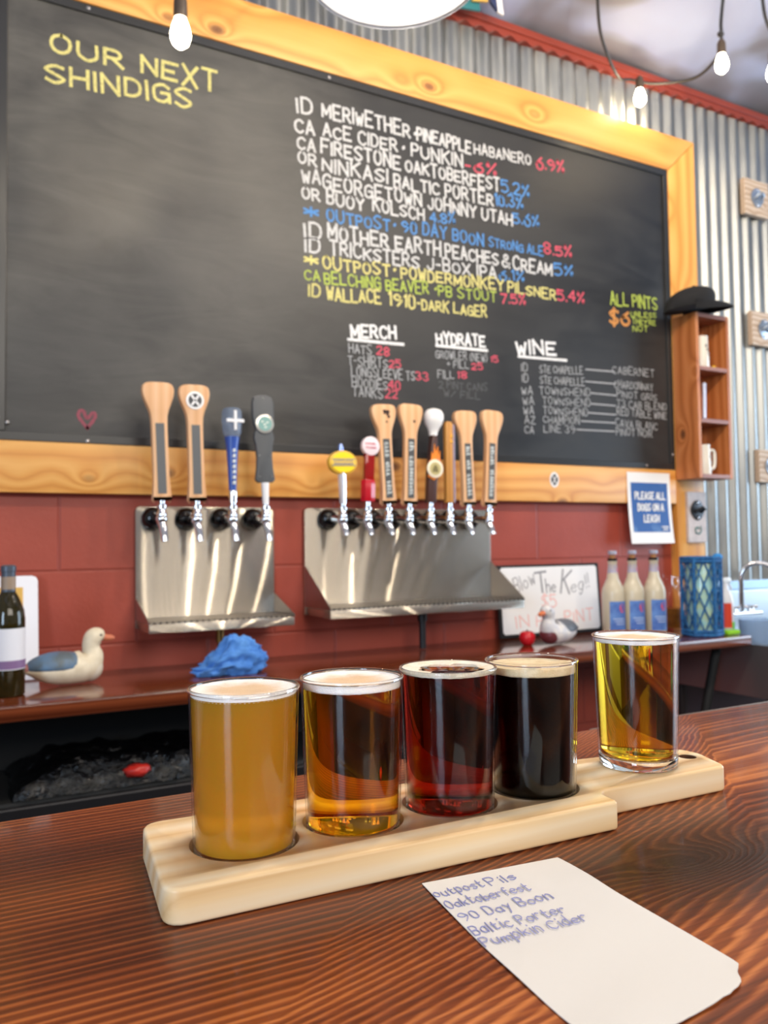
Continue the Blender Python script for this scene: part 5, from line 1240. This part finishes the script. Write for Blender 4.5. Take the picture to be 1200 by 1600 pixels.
pd['_base'] = (0.0, 0.0, 0.0)
g = G(); g.lathe([(0.00675, 0.0), (0.00675, 0.0178), (0.0062, 0.0176), (0.0062, 0.0)], (0.4985, 0.4452, 1.0704), 32, close=True)
obj('hanging_hole', g, flat('dark_drilled_wood', 92, 54, 28, 0.7), pd, 50)
H = 0.0971
def prof_r(z): return 0.0282 + (0.03125 - 0.0282) * (z / H)
def beer_glass(name_label, xy, z0, beer, foam, f_top, f_bot, foam_kind='flat', base_t=0.0085):
    c = (xy[0], xy[1], z0)
    t = thing('beer_glass', name_label, 'beer glass', c, 'tasting glasses of the beer flight')
    th = 0.0013
    # wall: outer skin up, over the lip, inner skin down to the thick foot
    zs = [0.0075 + (H - 0.003 - 0.0075) * k / 10 for k in range(11)]
    g = G(); g.lathe([(prof_r(z), z) for z in zs] + [(prof_r(z) - th, z) for z in zs[::-1]], c, 72, close=True); obj('glass_wall', g, M['thin_glass'], t, 40)
    g = G(); g.torus((c[0], c[1], c[2] + H - 0.0022), prof_r(H) - th * 0.55, 0.0011, 'z', 84, 10); obj('rim', g, M['rim_glass'], t, 80)
    g = G(); g.lathe([(0, 0.0015), (0.018, 0.0012), (0.0245, 0.0003), (0.0268, 0.0004), (0.0280, 0.0022), (prof_r(0.0075), 0.0074), (prof_r(0.0075) - 0.0004, 0.0078), (0.0255, 0.0076), (0.020, base_t - 0.0016), (0, base_t - 0.0012)], c, 72); obj('glass_foot', g, M['rim_glass'], t, 50)
    ri = lambda z: prof_r(z) - th - 0.00012
    zt = H - f_bot
    zz = [0.0082 + (zt - 0.0082) * k / 8 for k in range(9)]
    ring = foam_kind == 'ring'
    zl = H - f_top - 0.0012 if ring else zt
    g = G(); g.lathe([(0, base_t), (0.020, base_t - 0.0002), (0.0250, 0.0080), (ri(0.0085), 0.0092)] + [(ri(z), z) for z in zz[1:]] + ([(ri(zl) - 0.0012, zt), (ri(zl) - 0.006, zl), (0, zl)] if ring else [(0, zt)]), c, 72); obj('beer', g, beer, t, 40)
    # foam head
    bmx = bmesh.new(); n = 84; rings = []; z1 = H - f_top
    rad = [(1.0, 0.0), (0.985, 1.0), (0.95, 0.9), (0.85, 0.72), (0.7, 0.62), (0.5, 0.58), (0.3, 0.56), (0.12, 0.56)]
    if ring: rad = [(1.0, 0.0), (0.99, 1.0), (0.95, 0.9), (0.87, 0.75), (0.80, 0.62), (0.76, 0.45)]
    for q, (f, hf) in enumerate(rad):
        rg = []
        for k in range(n):
            a = 2 * math.pi * k / n; ff = f
            if ring and q >= 3: ff = f + 0.05 * noise.noise(Vector((math.cos(a) * 1.6, math.sin(a) * 1.6, 2.0))) * (q - 2) - (0.10 * (q - 2) if math.cos(a - 2.2) > 0.2 else 0) * 0.6
            z = zt + (z1 - zt) * hf
            if q == 0: z = zt - 0.0004 - 0.0007 * abs(noise.noise(Vector((math.cos(a) * 5, math.sin(a) * 5, z0))))
            rr = ri(z) * ff
            w = 0.0 if q < 2 else 0.0010 * noise.noise(Vector((rr * math.cos(a) * 120, rr * math.sin(a) * 120, xy[0] * 50)))
            if foam_kind == 'wavy' and q >= 2: w += 0.0032 * max(0, noise.noise(Vector((rr * math.cos(a) * 45, rr * math.sin(a) * 45, 7.7))) + 0.15)
            rg.append(bmx.verts.new((c[0] + rr * math.cos(a), c[1] + rr * math.sin(a), c[2] + z + w)))
        rings.append(rg)
    for a_, b_ in zip(rings, rings[1:]):
        for k in range(n): bmx.faces.new((a_[k], a_[(k + 1) % n], b_[(k + 1) % n], b_[k]))
    if ring:
        low = [bmx.verts.new((v.co.x, v.co.y, c[2] + zl - 0.0006)) for v in rings[-1]]
        for k in range(n): bmx.faces.new((rings[-1][k], rings[-1][(k + 1) % n], low[(k + 1) % n], low[k]))
        for k in range(n): bmx.faces.new((low[k], low[(k + 1) % n], rings[0][(k + 1) % n], rings[0][k]))
    else:
        bmx.faces.new(rings[-1]); bmx.faces.new(rings[0][::-1])
    bmesh.ops.recalc_face_normals(bmx, faces=bmx.faces[:])
    g = G(); g.add(bmx); obj('foam', g, foam, t, 70)
    return t
def foam_mat(name, a, b, mid=None):
    m = mat(name, srgb(*a), 0.55); n = N(m)
    vo = n.new('ShaderNodeTexVoronoi'); vo.inputs['Scale'].default_value = 900; n.link(n.coord(), vo.inputs['Vector'])
    n.base(n.ramp(n.noise(n.coord(), 90, 3, 0.6), [(0.35, srgb(*b)), (0.6, srgb(*a))]))
    if mid:
        # the head is thin in the middle, where the beer shows through it
        sep = n.new('ShaderNodeSeparateXYZ'); n.link(n.coord(), sep.inputs[0])
        r_ = n.math('SQRT', n.math('ADD', n.math('MULTIPLY', sep.outputs[0], sep.outputs[0]), n.math('MULTIPLY', sep.outputs[1], sep.outputs[1])))
        r_ = n.math('ADD', r_, n.math('MULTIPLY', n.math('SUBTRACT', n.noise(n.coord(), 70, 3, 0.6), 0.5), 0.022))
        n.base(n.mix(n.ramp(r_, [(0.014, (1, 1, 1)), (0.026, (0, 0, 0))]), srgb(*a), srgb(*mid)))
    n.bump(vo.outputs['Distance'], 0.35, 0.0006)
    n.p.inputs['Subsurface Weight'].default_value = 0.25; n.p.inputs['Subsurface Radius'].default_value = (0.004, 0.003, 0.002); n.p.inputs['Subsurface Scale'].default_value = 1.0
    return m
WHITE_F = foam_mat('white_foam', (246, 240, 234), (232, 216, 196), (226, 192, 154))
TAN_F = foam_mat('tan_foam', (226, 206, 168), (206, 180, 136))
CREAM_F = foam_mat('cream_foam', (240, 230, 212), (226, 206, 174))
def hazy():
    m = mat('hazy_golden_beer', srgb(216, 154, 42), 0.08, 0.0, Transmission_Weight=0.45, IOR=1.33); n = N(m)
    m.node_tree.nodes['Principled BSDF'].inputs['Subsurface Weight'].default_value = 0.6
    p = m.node_tree.nodes['Principled BSDF']; p.inputs['Subsurface Radius'].default_value = (0.03, 0.014, 0.003); p.inputs['Subsurface Scale'].default_value = 1.0
    return m
beer_glass('glass of hazy golden beer at the blunt end of the flight board', GX[0], TOP - 0.0094, hazy(), WHITE_F, 0.0024, 0.0052)
beer_glass('glass of clear amber beer between the hazy golden and dark red ones', GX[1], TOP - 0.0094, clear_liquid('clear_amber_beer', (2.6, 16.0, 90.0)), WHITE_F, 0.0030, 0.0072)
beer_glass('glass of dark red beer with a ring of foam', GX[2], TOP - 0.0094, clear_liquid('dark_red_beer', (26.0, 95.0, 115.0)), CREAM_F, 0.0016, 0.0040, 'ring')
beer_glass('glass of black stout with tan foam', GX[3], TOP - 0.0094, clear_liquid('black_stout', (220.0, 330.0, 420.0)), TAN_F, 0.0050, 0.0092, 'wavy')
beer_glass('glass of clear pale gold cider on the handle of the flight board', G5, TOP + 0.0003, clear_liquid('clear_pale_gold_cider', (2.2, 10.5, 66.0)), WHITE_F, 0.0026, 0.0056, 'flat', 0.0100)

# ================================================================== the handwritten note
def note():
    t = thing('paper_note', 'white paper note with a handwritten beer list lying on the bar', 'note', (0.26, 0.30, 1.0702))
    left = catmull([(0.2250, 0.3838, 0), (0.2175, 0.3350, 0), (0.2120, 0.2900, 0), (0.2085, 0.2480, 0), (0.2080, 0.2290, 0)], 8)
    right = catmull([(0.3118, 0.3756, 0), (0.3085, 0.3480, 0), (0.3042, 0.3180, 0), (0.3025, 0.2750, 0), (0.3005, 0.2360, 0)], 8)
    bmx = bmesh.new(); rows = []; nx = 24
    def height(u, v):   # u across 0..1, v down 0..1
        return 0.0006 + 0.0022 * max(0, math.sin(math.pi * min(1, v * 1.1))) * (u ** 2) * 0.9 + 0.0010 * (1 - u) * math.sin(v * 9.0) ** 2 * v + 0.0026 * max(0, v - 0.72) * (0.3 + u)
    nv = len(left)
    for j in range(nv):
        v = j / (nv - 1); row = []
        for i in range(nx + 1):
            u = i / nx; p = left[j].lerp(right[j], u)
            wob = 0.0
            if v > 0.8:
                wob = (v - 0.8) / 0.2 * (-0.006 * math.sin(math.pi * u) + 0.0012 * noise.noise(Vector((u * 14, 3.1, 0)))) + (0.012 * max(0, u - 0.85) / 0.15 * (v - 0.8) / 0.2 if False else 0)
            x, y = p.x, p.y + wob
            if u > 0.88 and v > 0.93: k = (u - 0.88) / 0.12 * (v - 0.93) / 0.07; x -= 0.006 * k; y += 0.004 * k
            row.append(bmx.verts.new((x, y, 1.0702 + height(u, v))))
        rows.append(row)
    for a, b in zip(rows, rows[1:]):
        for i in range(nx): bmx.faces.new((a[i], a[i + 1], b[i + 1], b[i]))
    r = bmesh.ops.extrude_face_region(bmx, geom=bmx.faces[:]); bmesh.ops.translate(bmx, verts=[e for e in r['geom'] if isinstance(e, bmesh.types.BMVert)], vec=(0, 0, -0.00035))
    bmesh.ops.recalc_face_normals(bmx, faces=bmx.faces[:])
    g = G(); g.add(bmx); sh = obj('sheet', g, flat('cream_white_note_paper', 214, 210, 204, 0.75), t, 50)
    ink = flat('blue_ballpoint_ink', 140, 142, 186, 0.7)
    for (s, xa, ya, xb, yb) in NOTE_TEXT:
        def hz(x, y):
            v = (0.3838 - y) / 0.155; lx = 0.225 - 0.017 * v; u = (x - lx) / 0.088; return 1.0702 + height(max(0, min(1, u)), max(0, min(1, v)))
        a3 = Vector((xa, ya, hz(xa, ya))); b3 = Vector((xb, yb, hz(xb, yb)))
        ex = (b3 - a3).normalized(); ey = Vector((0, 0, 1)).cross(ex).normalized(); en = ex.cross(ey)
        if en.z < 0: en = -en
        write('handwriting', s, (0, 0), ((b3 - a3).length, 0), 0.0088, 0.00050, ink, sh, a3, ex, ey, en, 0.00042, 0.12, 0.10)
note()
